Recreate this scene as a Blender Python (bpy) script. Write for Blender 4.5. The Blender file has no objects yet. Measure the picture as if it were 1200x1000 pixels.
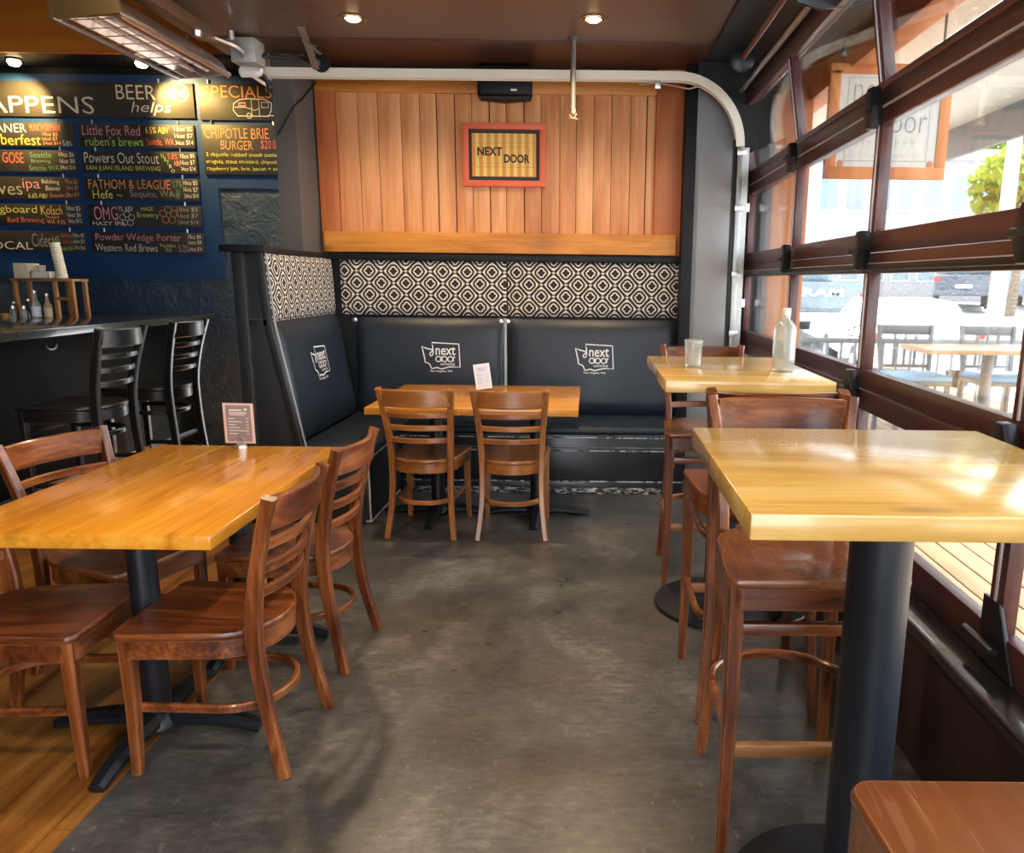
import bpy, bmesh, math, random
from mathutils import Vector, Matrix, noise
random.seed(7)
S = bpy.context.scene
COL = S.collection
PI = math.pi

# ------------------------------------------------------------------ camera
F, PX, PY, H = 900.0, 692.0, 515.0, 1.45
cam_d = bpy.data.cameras.new('camera')
cam = bpy.data.objects.new('camera', cam_d); COL.objects.link(cam)
cam_d.sensor_fit = 'HORIZONTAL'; cam_d.sensor_width = 36.0
cam_d.lens = F / 1200 * 36.0
cam_d.shift_x = -(PX - 600) / 1200; cam_d.shift_y = (PY - 500) / 1200
cam_d.clip_start = 0.05; cam_d.clip_end = 400
R = Matrix(((0.99993099, 0.0, 0.01174826), (0.01150259, -0.20343291, -0.97902132), (0.00238998, 0.97908889, -0.20341887)))
m = Matrix(((1, 0, 0), (0, -1, 0), (0, 0, -1))) @ R      # world -> blender camera axes
cam.matrix_world = Matrix.Translation((0, 0, H)) @ m.transposed().to_4x4()
S.camera = cam

# ------------------------------------------------------------------ sky, sun, exposure
S.view_settings.view_transform = 'Standard'; S.view_settings.look = 'None'
S.view_settings.exposure = 0.72; S.view_settings.gamma = 1.0
S.view_settings.use_curve_mapping = False
S.cycles.max_bounces = 8; S.cycles.transparent_max_bounces = 16
S.cycles.sample_clamp_indirect = 6.0; S.cycles.caustics_reflective = False; S.cycles.caustics_refractive = False
S.cycles.use_denoising = True
w = bpy.data.worlds.new('sky'); S.world = w; w.use_nodes = True
nt = w.node_tree; bg = nt.nodes['Background']
sky = nt.nodes.new('ShaderNodeTexSky'); sky.sky_type = 'HOSEK_WILKIE'
sky.sun_direction = Vector((0.55, 0.25, 0.8)).normalized(); sky.turbidity = 5.0; sky.ground_albedo = 0.5
mixw = nt.nodes.new('ShaderNodeMixRGB'); mixw.inputs[0].default_value = 0.8
mixw.inputs[2].default_value = (0.95, 0.97, 1.0, 1)
nt.links.new(sky.outputs[0], mixw.inputs[1]); nt.links.new(mixw.outputs[0], bg.inputs[0])
bg.inputs[1].default_value = 5.2
sun_d = bpy.data.lights.new('sun', 'SUN'); sun_d.energy = 16.0; sun_d.angle = math.radians(0.6); sun_d.color = (1, 0.95, 0.86)
sun = bpy.data.objects.new('sun', sun_d); COL.objects.link(sun)
sun.rotation_euler = Vector((-0.36, -0.12, -0.92)).to_track_quat('-Z', 'Y').to_euler()
sun.location = (6, 3, 12)

def lamp(kind, loc, energy, color, size=0.05, aim=None, spot=None, blend=0.6):
    d = bpy.data.lights.new('lamp', kind); d.energy = energy; d.color = color
    if kind == 'AREA': d.shape = 'DISK'; d.size = size
    else: d.shadow_soft_size = size
    if spot: d.spot_size = math.radians(spot); d.spot_blend = blend
    o = bpy.data.objects.new('lamp', d); COL.objects.link(o); o.location = loc
    if aim is not None: o.rotation_euler = (Vector(aim) - Vector(loc)).to_track_quat('-Z', 'Y').to_euler()
    return o

# ------------------------------------------------------------------ node helpers
class NT:
    def __init__(s, name):
        s.m = bpy.data.materials.new(name); s.m.use_nodes = True
        s.t = s.m.node_tree; s.b = s.t.nodes['Principled BSDF']; s.o = s.t.nodes['Material Output']
    def n(s, ty, **kw):
        x = s.t.nodes.new(ty)
        for k, v in kw.items(): setattr(x, k, v)
        return x
    def put(s, sock, v):
        if isinstance(v, bpy.types.NodeSocket): s.t.links.new(v, sock)
        elif v is not None:
            if hasattr(sock.default_value, '__len__') and not isinstance(v, (int, float)) and len(sock.default_value) == 4 and len(v) == 3: v = (*v, 1)
            sock.default_value = v
    def M(s, op, a, b=None, c=None):
        x = s.n('ShaderNodeMath', operation=op)
        for i, v in enumerate((a, b, c)):
            if v is not None: s.put(x.inputs[i], v)
        return x.outputs[0]
    def mix(s, f, a, b, mode='MIX'):
        x = s.n('ShaderNodeMixRGB', blend_type=mode)
        s.put(x.inputs[0], f); s.put(x.inputs[1], a); s.put(x.inputs[2], b)
        return x.outputs[0]
    def ramp(s, f, stops, interp='LINEAR'):
        x = s.n('ShaderNodeValToRGB'); x.color_ramp.interpolation = interp
        e = x.color_ramp.elements
        while len(e) < len(stops): e.new(0.5)
        for k, (p, c) in enumerate(stops):
            e[k].position = p; e[k].color = (*c, 1) if len(c) == 3 else c
        s.put(x.inputs[0], f); return x.outputs[0]
    def coord(s, scale=(1, 1, 1), world=False, rnd=True, loc=(0, 0, 0), rot=(0, 0, 0)):
        tc = s.n('ShaderNodeTexCoord'); v = tc.outputs['Object']
        if world: v = s.n('ShaderNodeNewGeometry').outputs['Position']
        elif rnd:
            oi = s.n('ShaderNodeObjectInfo'); cx = s.n('ShaderNodeCombineXYZ')
            for k in range(3): s.put(cx.inputs[k], s.M('MULTIPLY', oi.outputs['Random'], 13.0 + 7 * k))
            a = s.n('ShaderNodeVectorMath', operation='ADD'); s.put(a.inputs[0], v); s.put(a.inputs[1], cx.outputs[0]); v = a.outputs[0]
        mp = s.n('ShaderNodeMapping'); s.put(mp.inputs[0], v)
        mp.inputs['Scale'].default_value = scale; mp.inputs['Location'].default_value = loc; mp.inputs['Rotation'].default_value = rot
        return mp.outputs[0]
    def noise(s, v, scale=5, detail=4, rough=0.55, dist=0.0, out=0):
        x = s.n('ShaderNodeTexNoise'); s.put(x.inputs['Vector'], v)
        x.inputs['Scale'].default_value = scale; x.inputs['Detail'].default_value = detail
        x.inputs['Roughness'].default_value = rough; x.inputs['Distortion'].default_value = dist
        return x.outputs[out]
    def bump(s, h, strength=0.2, dist=0.01):
        x = s.n('ShaderNodeBump'); x.inputs['Strength'].default_value = strength; x.inputs['Distance'].default_value = dist
        s.put(x.inputs['Height'], h); s.put(s.b.inputs['Normal'], x.outputs[0])
    def set(s, **kw):
        for k, v in kw.items(): s.put(s.b.inputs[k.replace('_', ' ')], v)
        return s
    def edge(s, r=0.006, lo=0.02, hi=0.20):
        bv = s.n('ShaderNodeBevel', samples=4); bv.inputs['Radius'].default_value = r
        g = s.n('ShaderNodeNewGeometry'); d = s.n('ShaderNodeVectorMath', operation='DOT_PRODUCT')
        s.put(d.inputs[0], bv.outputs[0]); s.put(d.inputs[1], g.outputs['Normal'])
        x = s.n('ShaderNodeMapRange'); s.put(x.inputs[0], s.M('SUBTRACT', 1.0, d.outputs['Value']))
        x.inputs[1].default_value = lo; x.inputs[2].default_value = hi
        return x.outputs[0]

def plain(name, color, rough=0.5, metal=0.0, spec=0.5, coat=0.0, bump=None, var=0.0, vscale=20):
    t = NT(name); c = color
    if var:
        f = t.noise(t.coord(), vscale, 5)
        c = t.mix(f, tuple(x * (1 - var) for x in color), tuple(min(1, x * (1 + var)) for x in color))
    t.set(Base_Color=c, Roughness=rough, Metallic=metal, Specular_IOR_Level=spec, Coat_Weight=coat)
    if bump: t.bump(t.noise(t.coord(), bump[0], 4), bump[1])
    return t.m

def wood(name, dark, mid, light, axis=0, rough=0.35, coat=0.3, wear=None, wearamt=0.8, grain=1.0, knots=False, world=False, contrast=1.0):
    t = NT(name)
    sc = [9.0, 9.0, 9.0]; sc[axis] = 0.9
    sc2 = [60.0, 60.0, 60.0]; sc2[axis] = 2.5
    v = t.coord(tuple(x * grain for x in sc), world=world)
    a = t.noise(v, 1.0, 6, 0.6, 0.6)
    b = t.noise(t.coord(tuple(x * grain for x in sc2), world=world), 1.0, 4, 0.6)
    f = t.M('ADD', t.M('MULTIPLY', a, 0.72), t.M('MULTIPLY', b, 0.28))
    lo, hi = 0.5 - 0.17 / contrast, 0.5 + 0.17 / contrast
    c = t.ramp(f, [(lo, dark), (0.5, mid), (hi, light)])
    if knots:
        vv = t.n('ShaderNodeTexVoronoi', feature='F1'); k = [5.5, 5.5, 5.5]; k[axis] = 2.2
        t.put(vv.inputs['Vector'], t.coord(tuple(k), world=world)); vv.inputs['Scale'].default_value = 1.0
        kf = t.ramp(vv.outputs['Distance'], [(0.05, (1, 1, 1)), (0.16, (0, 0, 0))])
        c = t.mix(t.M('MULTIPLY', kf, 0.40), c, tuple(x * 0.28 for x in dark))
    if wear:
        e = t.edge()
        e = t.M('MULTIPLY', e, t.ramp(t.noise(t.coord(), 9, 4), [(0.35, (0.15,) * 3), (0.62, (1,) * 3)]))
        c = t.mix(t.M('MULTIPLY', e, wearamt), c, wear)
    t.set(Base_Color=c, Roughness=t.M('ADD', rough - 0.06, t.M('MULTIPLY', b, 0.14)), Coat_Weight=coat, Coat_Roughness=0.15)
    t.bump(b, 0.06, 0.002)
    return t.m

# ------------------------------------------------------------------ materials
BLACK = plain('black_paint', (0.010, 0.011, 0.014), 0.5, spec=0.25, var=0.3, vscale=30)
BLACKM = plain('black_metal', (0.014, 0.017, 0.024), 0.36, 0.25, var=0.25)
STEEL = plain('steel', (0.55, 0.56, 0.57), 0.33, 0.9, var=0.15)
GALV = plain('galvanised', (0.42, 0.43, 0.42), 0.42, 0.8, var=0.25, vscale=40)
GREYP = plain('grey_paint', (0.10, 0.092, 0.088), 0.55, var=0.08)
BLUEGREY = plain('blue_grey_paint', (0.36, 0.38, 0.415), 0.5, var=0.10, vscale=3)
WHITEP = plain('white_enamel', (0.90, 0.86, 0.75), 0.35, var=0.03)
WHITE = plain('white', (0.86, 0.87, 0.88), 0.4)
PAPER = plain('paper', (0.80, 0.83, 0.92), 0.5)
CHAIRC = [((0.050, 0.011, 0.0035), (0.160, 0.040, 0.010), (0.34, 0.11, 0.030)),
          ((0.13, 0.038, 0.009), (0.32, 0.112, 0.026), (0.50, 0.20, 0.055))]
WEAR = (0.72, 0.36, 0.15)
def chairset(k, tag):
    d, mi, l = CHAIRC[k]
    return [wood('chair_wood_%s_%d' % (tag, ax), d, mi, l, ax, 0.30, 0.35, WEAR, 0.7, grain=1.3, contrast=1.5 if k == 0 else 0.9) for ax in range(3)]
CW = chairset(0, 'red'); CL = chairset(1, 'amber')
def worn_seat():
    m_ = wood('worn_seat', (0.13, 0.038, 0.014), (0.22, 0.074, 0.029), (0.31, 0.115, 0.048), 1, 0.24, 0.5, WEAR, 1.0, grain=0.8, contrast=0.75); t = NT('x'); bpy.data.materials.remove(t.m)
    t = NT.__new__(NT); t.m = m_; t.t = m_.node_tree; t.b = t.t.nodes['Principled BSDF']; t.o = t.t.nodes['Material Output']
    src = t.b.inputs['Base Color'].links[0].from_socket; a = t.coord((22, 2.2, 3), rot=(0, 0, 0.6)); b = t.coord((3, 20, 3), rot=(0, 0, 0.5))
    k = t.M('MAXIMUM', t.ramp(t.noise(a, 2.2, 2, 0.5, 1.2), [(0.66, (0,) * 3), (0.69, (1,) * 3)]), t.ramp(t.noise(b, 2.0, 2, 0.5, 1.4), [(0.67, (0,) * 3), (0.70, (1,) * 3)]))
    t.put(t.b.inputs['Base Color'], t.mix(t.M('MULTIPLY', k, 0.10), src, (0.62, 0.40, 0.26))); return m_
DARKW = [wood('stool_black_%d' % ax, (0.003, 0.003, 0.003), (0.005, 0.005, 0.005), (0.010, 0.009, 0.009), ax, 0.34, 0.15, (0.45, 0.45, 0.42), 0.4) for ax in range(3)]
PINE = wood('pine_top', (0.54, 0.18, 0.012), (0.80, 0.34, 0.030), (0.90, 0.48, 0.075), 1, 0.20, 0.5, (0.5, 0.20, 0.03), 0.35, grain=0.9, knots=True)
PINE_X = wood('pine_top_across', (0.50, 0.165, 0.014), (0.72, 0.30, 0.035), (0.85, 0.42, 0.075), 0, 0.20, 0.5, (0.5, 0.20, 0.03), 0.35, grain=0.9, knots=True)
PINE_BAR = wood('bar_pine', (0.60, 0.34, 0.075), (0.80, 0.53, 0.15), (0.88, 0.66, 0.28), 0, 0.24, 0.9, (0.42, 0.22, 0.05), 0.5, grain=1.0, knots=True)  # pale base colour also stands in for the window reflection
PANEL = wood('fir_plank', (0.48, 0.175, 0.062), (0.70, 0.31, 0.125), (0.84, 0.47, 0.22), 2, 0.5, 0.05, None, grain=0.8)
PANEL_R = wood('fir_board_red', (0.33, 0.080, 0.022), (0.47, 0.14, 0.040), (0.60, 0.22, 0.07), 2, 0.5, 0.05, None, grain=0.8)
BEAM = wood('fir_beam', (0.40, 0.13, 0.018), (0.60, 0.24, 0.04), (0.72, 0.35, 0.09), 0, 0.5, 0.05, None, grain=1.2, knots=True)
FASCIA = wood('fascia_fir', (0.42, 0.10, 0.008), (0.64, 0.19, 0.014), (0.74, 0.28, 0.03), 0, 0.55, 0.0, None, grain=0.5, knots=True)
DOORW = wood('door_mahogany', (0.042, 0.012, 0.013), (0.072, 0.022, 0.023), (0.115, 0.040, 0.038), 1, 0.36, 0.2, (0.48, 0.22, 0.20), 0.6, grain=0.8)
CEDAR = wood('cedar_exterior', (0.34, 0.10, 0.024), (0.48, 0.17, 0.048), (0.58, 0.25, 0.09), 2, 0.55, 0.0, None, grain=0.6)
DECK = wood('deck_board', (0.15, 0.088, 0.040), (0.22, 0.135, 0.064), (0.29, 0.19, 0.10), 1, 0.6, 0.0, None, grain=0.8)
OAKF = wood('oak_floor', (0.14, 0.050, 0.010), (0.28, 0.115, 0.022), (0.46, 0.21, 0.05), 1, 0.38, 0.2, None, grain=0.8, contrast=1.4)

def leather():
    t = NT('black_vinyl'); f = t.noise(t.coord((1, 1, 1)), 3, 5, 0.6)
    t.set(Base_Color=t.mix(f, (0.006, 0.0105, 0.018), (0.018, 0.029, 0.046)), Roughness=t.M('ADD', 0.30, t.M('MULTIPLY', f, 0.25)))
    t.bump(t.noise(t.coord((1, 1, 1)), 260, 2), 0.08, 0.001); return t.m
VINYL = leather()

def trellis(name, ax):
    """black and cream quatrefoil trellis cloth; ax = which local axis runs along the bench"""
    t = NT(name); tc = t.n('ShaderNodeTexCoord'); sp = t.n('ShaderNodeSeparateXYZ'); t.put(sp.inputs[0], tc.outputs['Object'])
    x, z = sp.outputs[ax], sp.outputs[2]; A, B = 0.176, 0.166
    def lat(off):
        u = t.M('MULTIPLY', t.M('SUBTRACT', t.M('FRACT', t.M('ADD', t.M('DIVIDE', x, A), 10.5 + off)), 0.5), A)
        v = t.M('MULTIPLY', t.M('SUBTRACT', t.M('FRACT', t.M('ADD', t.M('DIVIDE', z, B), 10.5 + off)), 0.5), B)
        u = t.M('ABSOLUTE', u); v = t.M('ABSOLUTE', v); c = 0.0135
        def ln(a, b): return t.M('SQRT', t.M('ADD', t.M('MULTIPLY', a, a), t.M('MULTIPLY', b, b)))
        return t.M('MINIMUM', ln(t.M('SUBTRACT', u, c), t.M('MULTIPLY', v, 1.08)), ln(u, t.M('SUBTRACT', v, c)))
    dA, dB = lat(0.0), lat(0.5); d = t.M('MINIMUM', dA, dB)
    f = t.ramp(t.M('MULTIPLY', d, 10.0), [(0, (0,) * 3), (0.125, (1,) * 3), (0.215, (0,) * 3), (0.36, (1,) * 3)], 'CONSTANT')
    near = t.M('MULTIPLY', t.M('LESS_THAN', t.M('ABSOLUTE', t.M('SUBTRACT', dA, dB)), 0.017), t.M('LESS_THAN', d, 0.064))
    f = t.M('MULTIPLY', f, t.M('SUBTRACT', 1.0, near))
    t.set(Base_Color=t.mix(f, (0.012, 0.011, 0.012), (0.66, 0.63, 0.58)), Roughness=0.8); return t.m
TREL_X = trellis('trellis_cloth_back', 0); TREL_Y = trellis('trellis_cloth_side', 1)

def concrete():
    t = NT('stained_concrete'); v = t.coord(world=True)
    a = t.noise(v, 1.1, 7, 0.62, 0.5); b = t.noise(v, 5.5, 6, 0.6); c = t.noise(v, 34, 4, 0.6)
    c2 = t.noise(t.coord((1.0, 2.6, 1), world=True), 17, 6, 0.7)
    f = t.M('ADD', t.M('ADD', t.M('MULTIPLY', a, 0.56), t.M('MULTIPLY', b, 0.16)), t.M('MULTIPLY', c2, 0.28))
    hue = t.ramp(t.noise(v, 0.9, 3), [(0.42, (0.90, 1.0, 1.10)), (0.62, (1.08, 0.98, 0.90))])
    col = t.ramp(f, [(0.37, (0.028, 0.028, 0.028)), (0.46, (0.062, 0.061, 0.058)), (0.53, (0.105, 0.102, 0.095)), (0.63, (0.25, 0.24, 0.215))])
    col = t.mix(1.0, col, hue, 'MULTIPLY')
    # curved trowel strokes
    dx = t.n('ShaderNodeMapping'); t.put(dx.inputs[0], v); dx.inputs['Location'].default_value = (0.9, -1.6, 0)
    ln = t.n('ShaderNodeVectorMath', operation='LENGTH'); t.put(ln.inputs[0], dx.outputs[0])
    rings = t.noise(t.M('ADD', ln.outputs['Value'], t.M('MULTIPLY', b, 0.05)), 1, 0)
    wv = t.M('SINE', t.M('ADD', t.M('MULTIPLY', ln.outputs['Value'], 70.0), t.M('MULTIPLY', b, 9.0)))
    wf = t.M('MULTIPLY', t.M('MULTIPLY', t.ramp(wv, [(0.0, (0,) * 3), (1.0, (1,) * 3)]), t.ramp(a, [(0.45, (0,) * 3), (0.62, (1,) * 3)])), 0.06)
    col = t.mix(wf, col, (0.26, 0.22, 0.17))
    # scuffs
    sc = t.ramp(t.noise(t.coord((4, 1.2, 1), world=True), 9, 8, 0.75), [(0.58, (0,) * 3), (0.70, (1,) * 3)])
    col = t.mix(t.M('MULTIPLY', sc, 0.45), col, (0.30, 0.29, 0.27))
    col = t.mix(t.M('MULTIPLY', t.ramp(c, [(0.68, (0,) * 3), (0.74, (1,) * 3)]), 0.35), col, (0.4, 0.39, 0.36))
    t.set(Base_Color=col, Roughness=t.M('ADD', 0.14, t.M('MULTIPLY', b, 0.42)), Specular_IOR_Level=0.5, Coat_Weight=0.35, Coat_Roughness=0.28)
    t.bump(t.M('ADD', b, t.M('MULTIPLY', c, 0.3)), 0.10, 0.01); return t.m
CONC = concrete()

def bluewall():
    t = NT('blue_painted_brick'); v = t.coord(world=True)
    mp = t.n('ShaderNodeMapping'); t.put(mp.inputs[0], v); mp.inputs['Rotation'].default_value = (PI / 2, 0, 0)
    br = t.n('ShaderNodeTexBrick'); t.put(br.inputs['Vector'], mp.outputs[0]); br.inputs['Scale'].default_value = 4.2
    br.inputs['Mortar Size'].default_value = 0.018; br.inputs['Brick Width'].default_value = 0.9; br.inputs['Row Height'].default_value = 0.32
    br.inputs['Color1'].default_value = (1,) * 4; br.inputs['Color2'].default_value = (0.85,) * 3 + (1,); br.inputs['Mortar'].default_value = (0.2,) * 3 + (1,)
    n = t.noise(v, 6, 6, 0.65, 0.7)
    g = t.ramp(t.noise(v, 0.8, 4), [(0.40, (0,) * 3), (0.60, (1,) * 3)])
    c = t.mix(g, (0.014, 0.045, 0.115), (0.055, 0.090, 0.115))
    c = t.mix(t.M('MULTIPLY', n, 0.5), c, (0.085, 0.125, 0.16))
    t.set(Base_Color=c, Roughness=0.42)
    t.bump(t.M('ADD', t.M('MULTIPLY', br.outputs['Fac'], -0.3), t.M('MULTIPLY', n, 1.2)), 0.9, 0.035); return t.m
BLUEW = bluewall()
BLUEP = plain('blue_chalk_panel', (0.012, 0.052, 0.16), 0.55, var=0.2, vscale=5)

def chalk():
    t = NT('chalkboard'); n = t.noise(t.coord((1, 1, 1)), 4, 6, 0.7)
    t.set(Base_Color=t.mix(n, (0.018, 0.017, 0.015), (0.060, 0.052, 0.040)), Roughness=0.55); return t.m
CHALK = chalk()
def ceiling_mat():
    t = NT('brown_ceiling_paint'); n = t.noise(t.coord(world=True), 1.2, 4)
    t.set(Base_Color=t.mix(n, (0.125, 0.080, 0.060), (0.175, 0.112, 0.084)), Roughness=0.33); return t.m
CEIL = ceiling_mat()
def chk(name, c): return plain('chalk_' + name, c, 0.8)
INK = {'w': chk('white', (0.80, 0.76, 0.66)), 'r': chk('red', (0.75, 0.16, 0.12)), 'y': chk('yellow', (0.85, 0.62, 0.10)), 'g': chk('green', (0.45, 0.70, 0.14)),
       'o': chk('orange', (0.85, 0.34, 0.14)), 'b': chk('blue', (0.45, 0.70, 0.85)), 'd': chk('grey', (0.42, 0.40, 0.36)), 'p': chk('pink', (0.78, 0.30, 0.34)),
       'e': chk('fern', (0.16, 0.36, 0.17)), 'l': chk('lime', (0.72, 0.72, 0.16))}
def glass(name, tint=(1, 1, 1), refl=0.09, haze=0.0):
    t = NT(name); tr = t.n('ShaderNodeBsdfTransparent'); tr.inputs[0].default_value = (*tint, 1)
    gl = t.n('ShaderNodeBsdfGlossy'); gl.inputs['Roughness'].default_value = 0.03
    fr = t.n('ShaderNodeFresnel'); fr.inputs[0].default_value = 1.45
    mx = t.n('ShaderNodeMixShader'); t.put(mx.inputs[0], t.M('MULTIPLY', fr.outputs[0], 0.5)); t.put(mx.inputs[1], tr.outputs[0]); t.put(mx.inputs[2], gl.outputs[0])
    out = mx.outputs[0]
    if haze:
        df = t.n('ShaderNodeBsdfDiffuse'); df.inputs[0].default_value = (0.85, 0.9, 0.88, 1); m2 = t.n('ShaderNodeMixShader')
        t.put(m2.inputs[0], haze); t.put(m2.inputs[1], out); t.put(m2.inputs[2], df.outputs[0]); out = m2.outputs[0]
    t.t.links.new(out, t.o.inputs['Surface']); return t.m
PANE = glass('pane_glass', (0.97, 0.99, 0.99)); DRINK = glass('drinking_glass', (0.97, 0.98, 0.98), 0.1, 0.16)
BOTTLEG = glass('bottle_glass', (0.96, 0.98, 0.97), 0.1, 0.20)
def emit(name, c, s):
    t = NT(name); t.set(Base_Color=(0.9, 0.9, 0.9), Emission_Color=(*c, 1), Emission_Strength=s); return t.m
BULB = emit('warm_bulb', (1.0, 0.72, 0.36), 14.0)

# ------------------------------------------------------------------ mesh helpers
def xf(M, p): return M @ Vector(p) if M else Vector(p)
def box(bm, lo, hi, bev=0.0, M=None, seg=2):
    lo, hi = Vector(lo), Vector(hi); vs = []
    for i in range(8):
        p = Vector((hi.x if i & 1 else lo.x, hi.y if i & 2 else lo.y, hi.z if i & 4 else lo.z)); vs.append(bm.verts.new(xf(M, p)))
    fs = [bm.faces.new([vs[k] for k in q]) for q in ((0, 2, 3, 1), (4, 5, 7, 6), (0, 1, 5, 4), (2, 6, 7, 3), (0, 4, 6, 2), (1, 3, 7, 5))]
    if bev:
        es = list({e for f in fs for e in f.edges})
        bmesh.ops.bevel(bm, geom=es, offset=bev, segments=seg, profile=0.5, affect='EDGES', clamp_overlap=True)
def prism(bm, pts, vec, bev=0.0, seg=2, M=None):
    """closed polygon pts (3D list) extruded by vec"""
    v = Vector(vec); a = [bm.verts.new(xf(M, p)) for p in pts]; b = [bm.verts.new(xf(M, Vector(p) + v)) for p in pts]; n = len(pts)
    fs = [bm.faces.new(a), bm.faces.new(b[::-1])] + [bm.faces.new((a[i], b[i], b[(i + 1) % n], a[(i + 1) % n])) for i in range(n)]
    bmesh.ops.recalc_face_normals(bm, faces=fs)
    if bev:
        es = list({e for f in fs[:2] for e in f.edges})
        bmesh.ops.bevel(bm, geom=es, offset=bev, segments=seg, profile=0.5, affect='EDGES', clamp_overlap=True)
def rectsec(w, h, c=0.2):
    """chamfered rectangle section, w along side, h along up"""
    k = min(w, h) * c; a, b = w / 2, h / 2
    return [(-a + k, -b), (a - k, -b), (a, -b + k), (a, b - k), (a - k, b), (-a + k, b), (-a, b - k), (-a, -b + k)]
def ringsec(r, n=12): return [(r * math.cos(2 * PI * i / n), r * math.sin(2 * PI * i / n)) for i in range(n)]
def sweep(bm, path, secs, up=(0, 0, 1), closed=False, M=None, cap=True):
    path = [Vector(p) for p in path]; n = len(path); up = Vector(up); rings = []
    for i, p in enumerate(path):
        if closed: t = path[(i + 1) % n] - path[i - 1]
        else: t = path[min(i + 1, n - 1)] - path[max(i - 1, 0)]
        t.normalize(); side = t.cross(up)
        if side.length < 1e-5: side = t.cross(Vector((0.3, 1, 0)))
        side.normalize(); u = side.cross(t).normalized()
        sec = secs[i] if isinstance(secs[0][0], (list, tuple)) else secs
        rings.append([bm.verts.new(xf(M, p + side * a + u * b)) for a, b in sec])
    k = len(rings[0]); fs = []
    for i in range(n if closed else n - 1):
        A, B = rings[i], rings[(i + 1) % n]
        for j in range(k): fs.append(bm.faces.new((A[j], A[(j + 1) % k], B[(j + 1) % k], B[j])))
    if cap and not closed: fs += [bm.faces.new(rings[0][::-1]), bm.faces.new(rings[-1])]
    bmesh.ops.recalc_face_normals(bm, faces=fs)
def lathe(bm, prof, c=(0, 0, 0), n=32, M=None):
    c = Vector(c); rings = []
    for r, z in prof:
        rings.append([bm.verts.new(xf(M, c + Vector((max(r, 1e-4) * math.cos(2 * PI * i / n), max(r, 1e-4) * math.sin(2 * PI * i / n), z)))) for i in range(n)])
    fs = []
    for a, b in zip(rings, rings[1:]):
        for i in range(n): fs.append(bm.faces.new((a[i], a[(i + 1) % n], b[(i + 1) % n], b[i])))
    fs += [bm.faces.new(rings[0][::-1]), bm.faces.new(rings[-1])]
    bmesh.ops.recalc_face_normals(bm, faces=fs)
def tube(bm, path, r, n=10, M=None, closed=False, up=(0, 0, 1)): sweep(bm, path, ringsec(r, n), up, closed, M)
def smooth_path(pts, k=6):
    """Catmull-Rom through pts"""
    P = [Vector(p) for p in pts]; P = [P[0] * 2 - P[1]] + P + [P[-1] * 2 - P[-2]]; out = []
    for i in range(1, len(P) - 2):
        for j in range(k):
            t = j / k; a, b, c, d = P[i - 1:i + 3]
            out.append(0.5 * ((2 * b) + (c - a) * t + (2 * a - 5 * b + 4 * c - d) * t * t + (3 * b - a - 3 * c + d) * t ** 3))
    return out + [P[-2]]
def link(name, bm, mat, parent=None, smooth=35, loc=None):
    me = bpy.data.meshes.new(name); bm.to_mesh(me); bm.free()
    me.materials.append(mat)
    if smooth:
        me.polygons.foreach_set('use_smooth', [True] * len(me.polygons)); me.set_sharp_from_angle(angle=math.radians(smooth))
    o = bpy.data.objects.new(name, me); COL.objects.link(o)
    if parent is not None: o.parent = parent
    if loc is not None: o.location = loc
    return o
def B(name, mat, lo, hi, parent=None, bev=0.004, loc=None):
    bm = bmesh.new(); box(bm, lo, hi, bev); return link(name, bm, mat, parent, loc=loc)
def thing(name, label, cat, loc=(0, 0, 0), rz=0.0, group=None):
    o = bpy.data.objects.new(name, None); COL.objects.link(o); o.location = loc; o.rotation_euler = (0, 0, rz)
    o.empty_display_size = 0.1; return tag(o, label, cat, group)
def tag(o, label, cat, group=None):
    o['label'] = label; o['category'] = cat; o['kind'] = 'thing'
    if group: o['group'] = group
    return o
def struct(o): o['kind'] = 'structure'; return o
def stuff(o, label, cat): tag(o, label, cat); o['kind'] = 'stuff'; return o
def dup(root, loc, rz, label):
    r = root.copy(); COL.objects.link(r); r.location = loc; r.rotation_euler = (0, 0, rz); r['label'] = label
    for ch in list(root.children):
        c = ch.copy(); COL.objects.link(c); c.parent = r
        for g in list(ch.children):
            d = g.copy(); COL.objects.link(d); d.parent = c
    return r
def lettering(name, lines, mat, parent, M, depth=0.0015, wob=0.0, thin=0.0):
    """lines: (text, x0, x1, z0, z1[, shear]) in the plane of M; each line is fitted to its rectangle; one mesh"""
    bm = bmesh.new()
    for ln in lines:
        s, x0, x1, z0, z1 = ln[:5]; sh = ln[5] if len(ln) > 5 else 0
        cu = bpy.data.curves.new('t', 'FONT'); cu.body = s; cu.extrude = 0; cu.offset = thin; cu.resolution_u = 3; cu.shear = sh
        ob = bpy.data.objects.new('t', cu); COL.objects.link(ob)
        dg = bpy.context.evaluated_depsgraph_get(); me = bpy.data.meshes.new_from_object(ob.evaluated_get(dg))
        bpy.data.objects.remove(ob); bpy.data.curves.remove(cu)
        if not me.vertices: continue
        xs = [v.co.x for v in me.vertices]; ys = [v.co.y for v in me.vertices]
        ax, bx, ay, by = min(xs), max(xs), min(ys), max(ys); base = len(bm.verts); vv = []
        ph = random.random() * 50
        for v in me.vertices:
            px = x0 + (v.co.x - ax) / max(1e-6, bx - ax) * (x1 - x0); pz = z0 + (v.co.y - ay) / max(1e-6, by - ay) * (z1 - z0)
            if wob:
                pz += wob * noise.noise(Vector((px * 18 + ph, pz * 7, 0))); px += wob * noise.noise(Vector((px * 9, pz * 22 + ph, 4)))
            vv.append(bm.verts.new(M @ Vector((px, 0, pz))))
        for p in me.polygons:
            try: bm.faces.new([vv[i] for i in p.vertices])
            except ValueError: pass
        bpy.data.meshes.remove(me)
    return link(name, bm, mat, parent, smooth=0)
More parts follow.
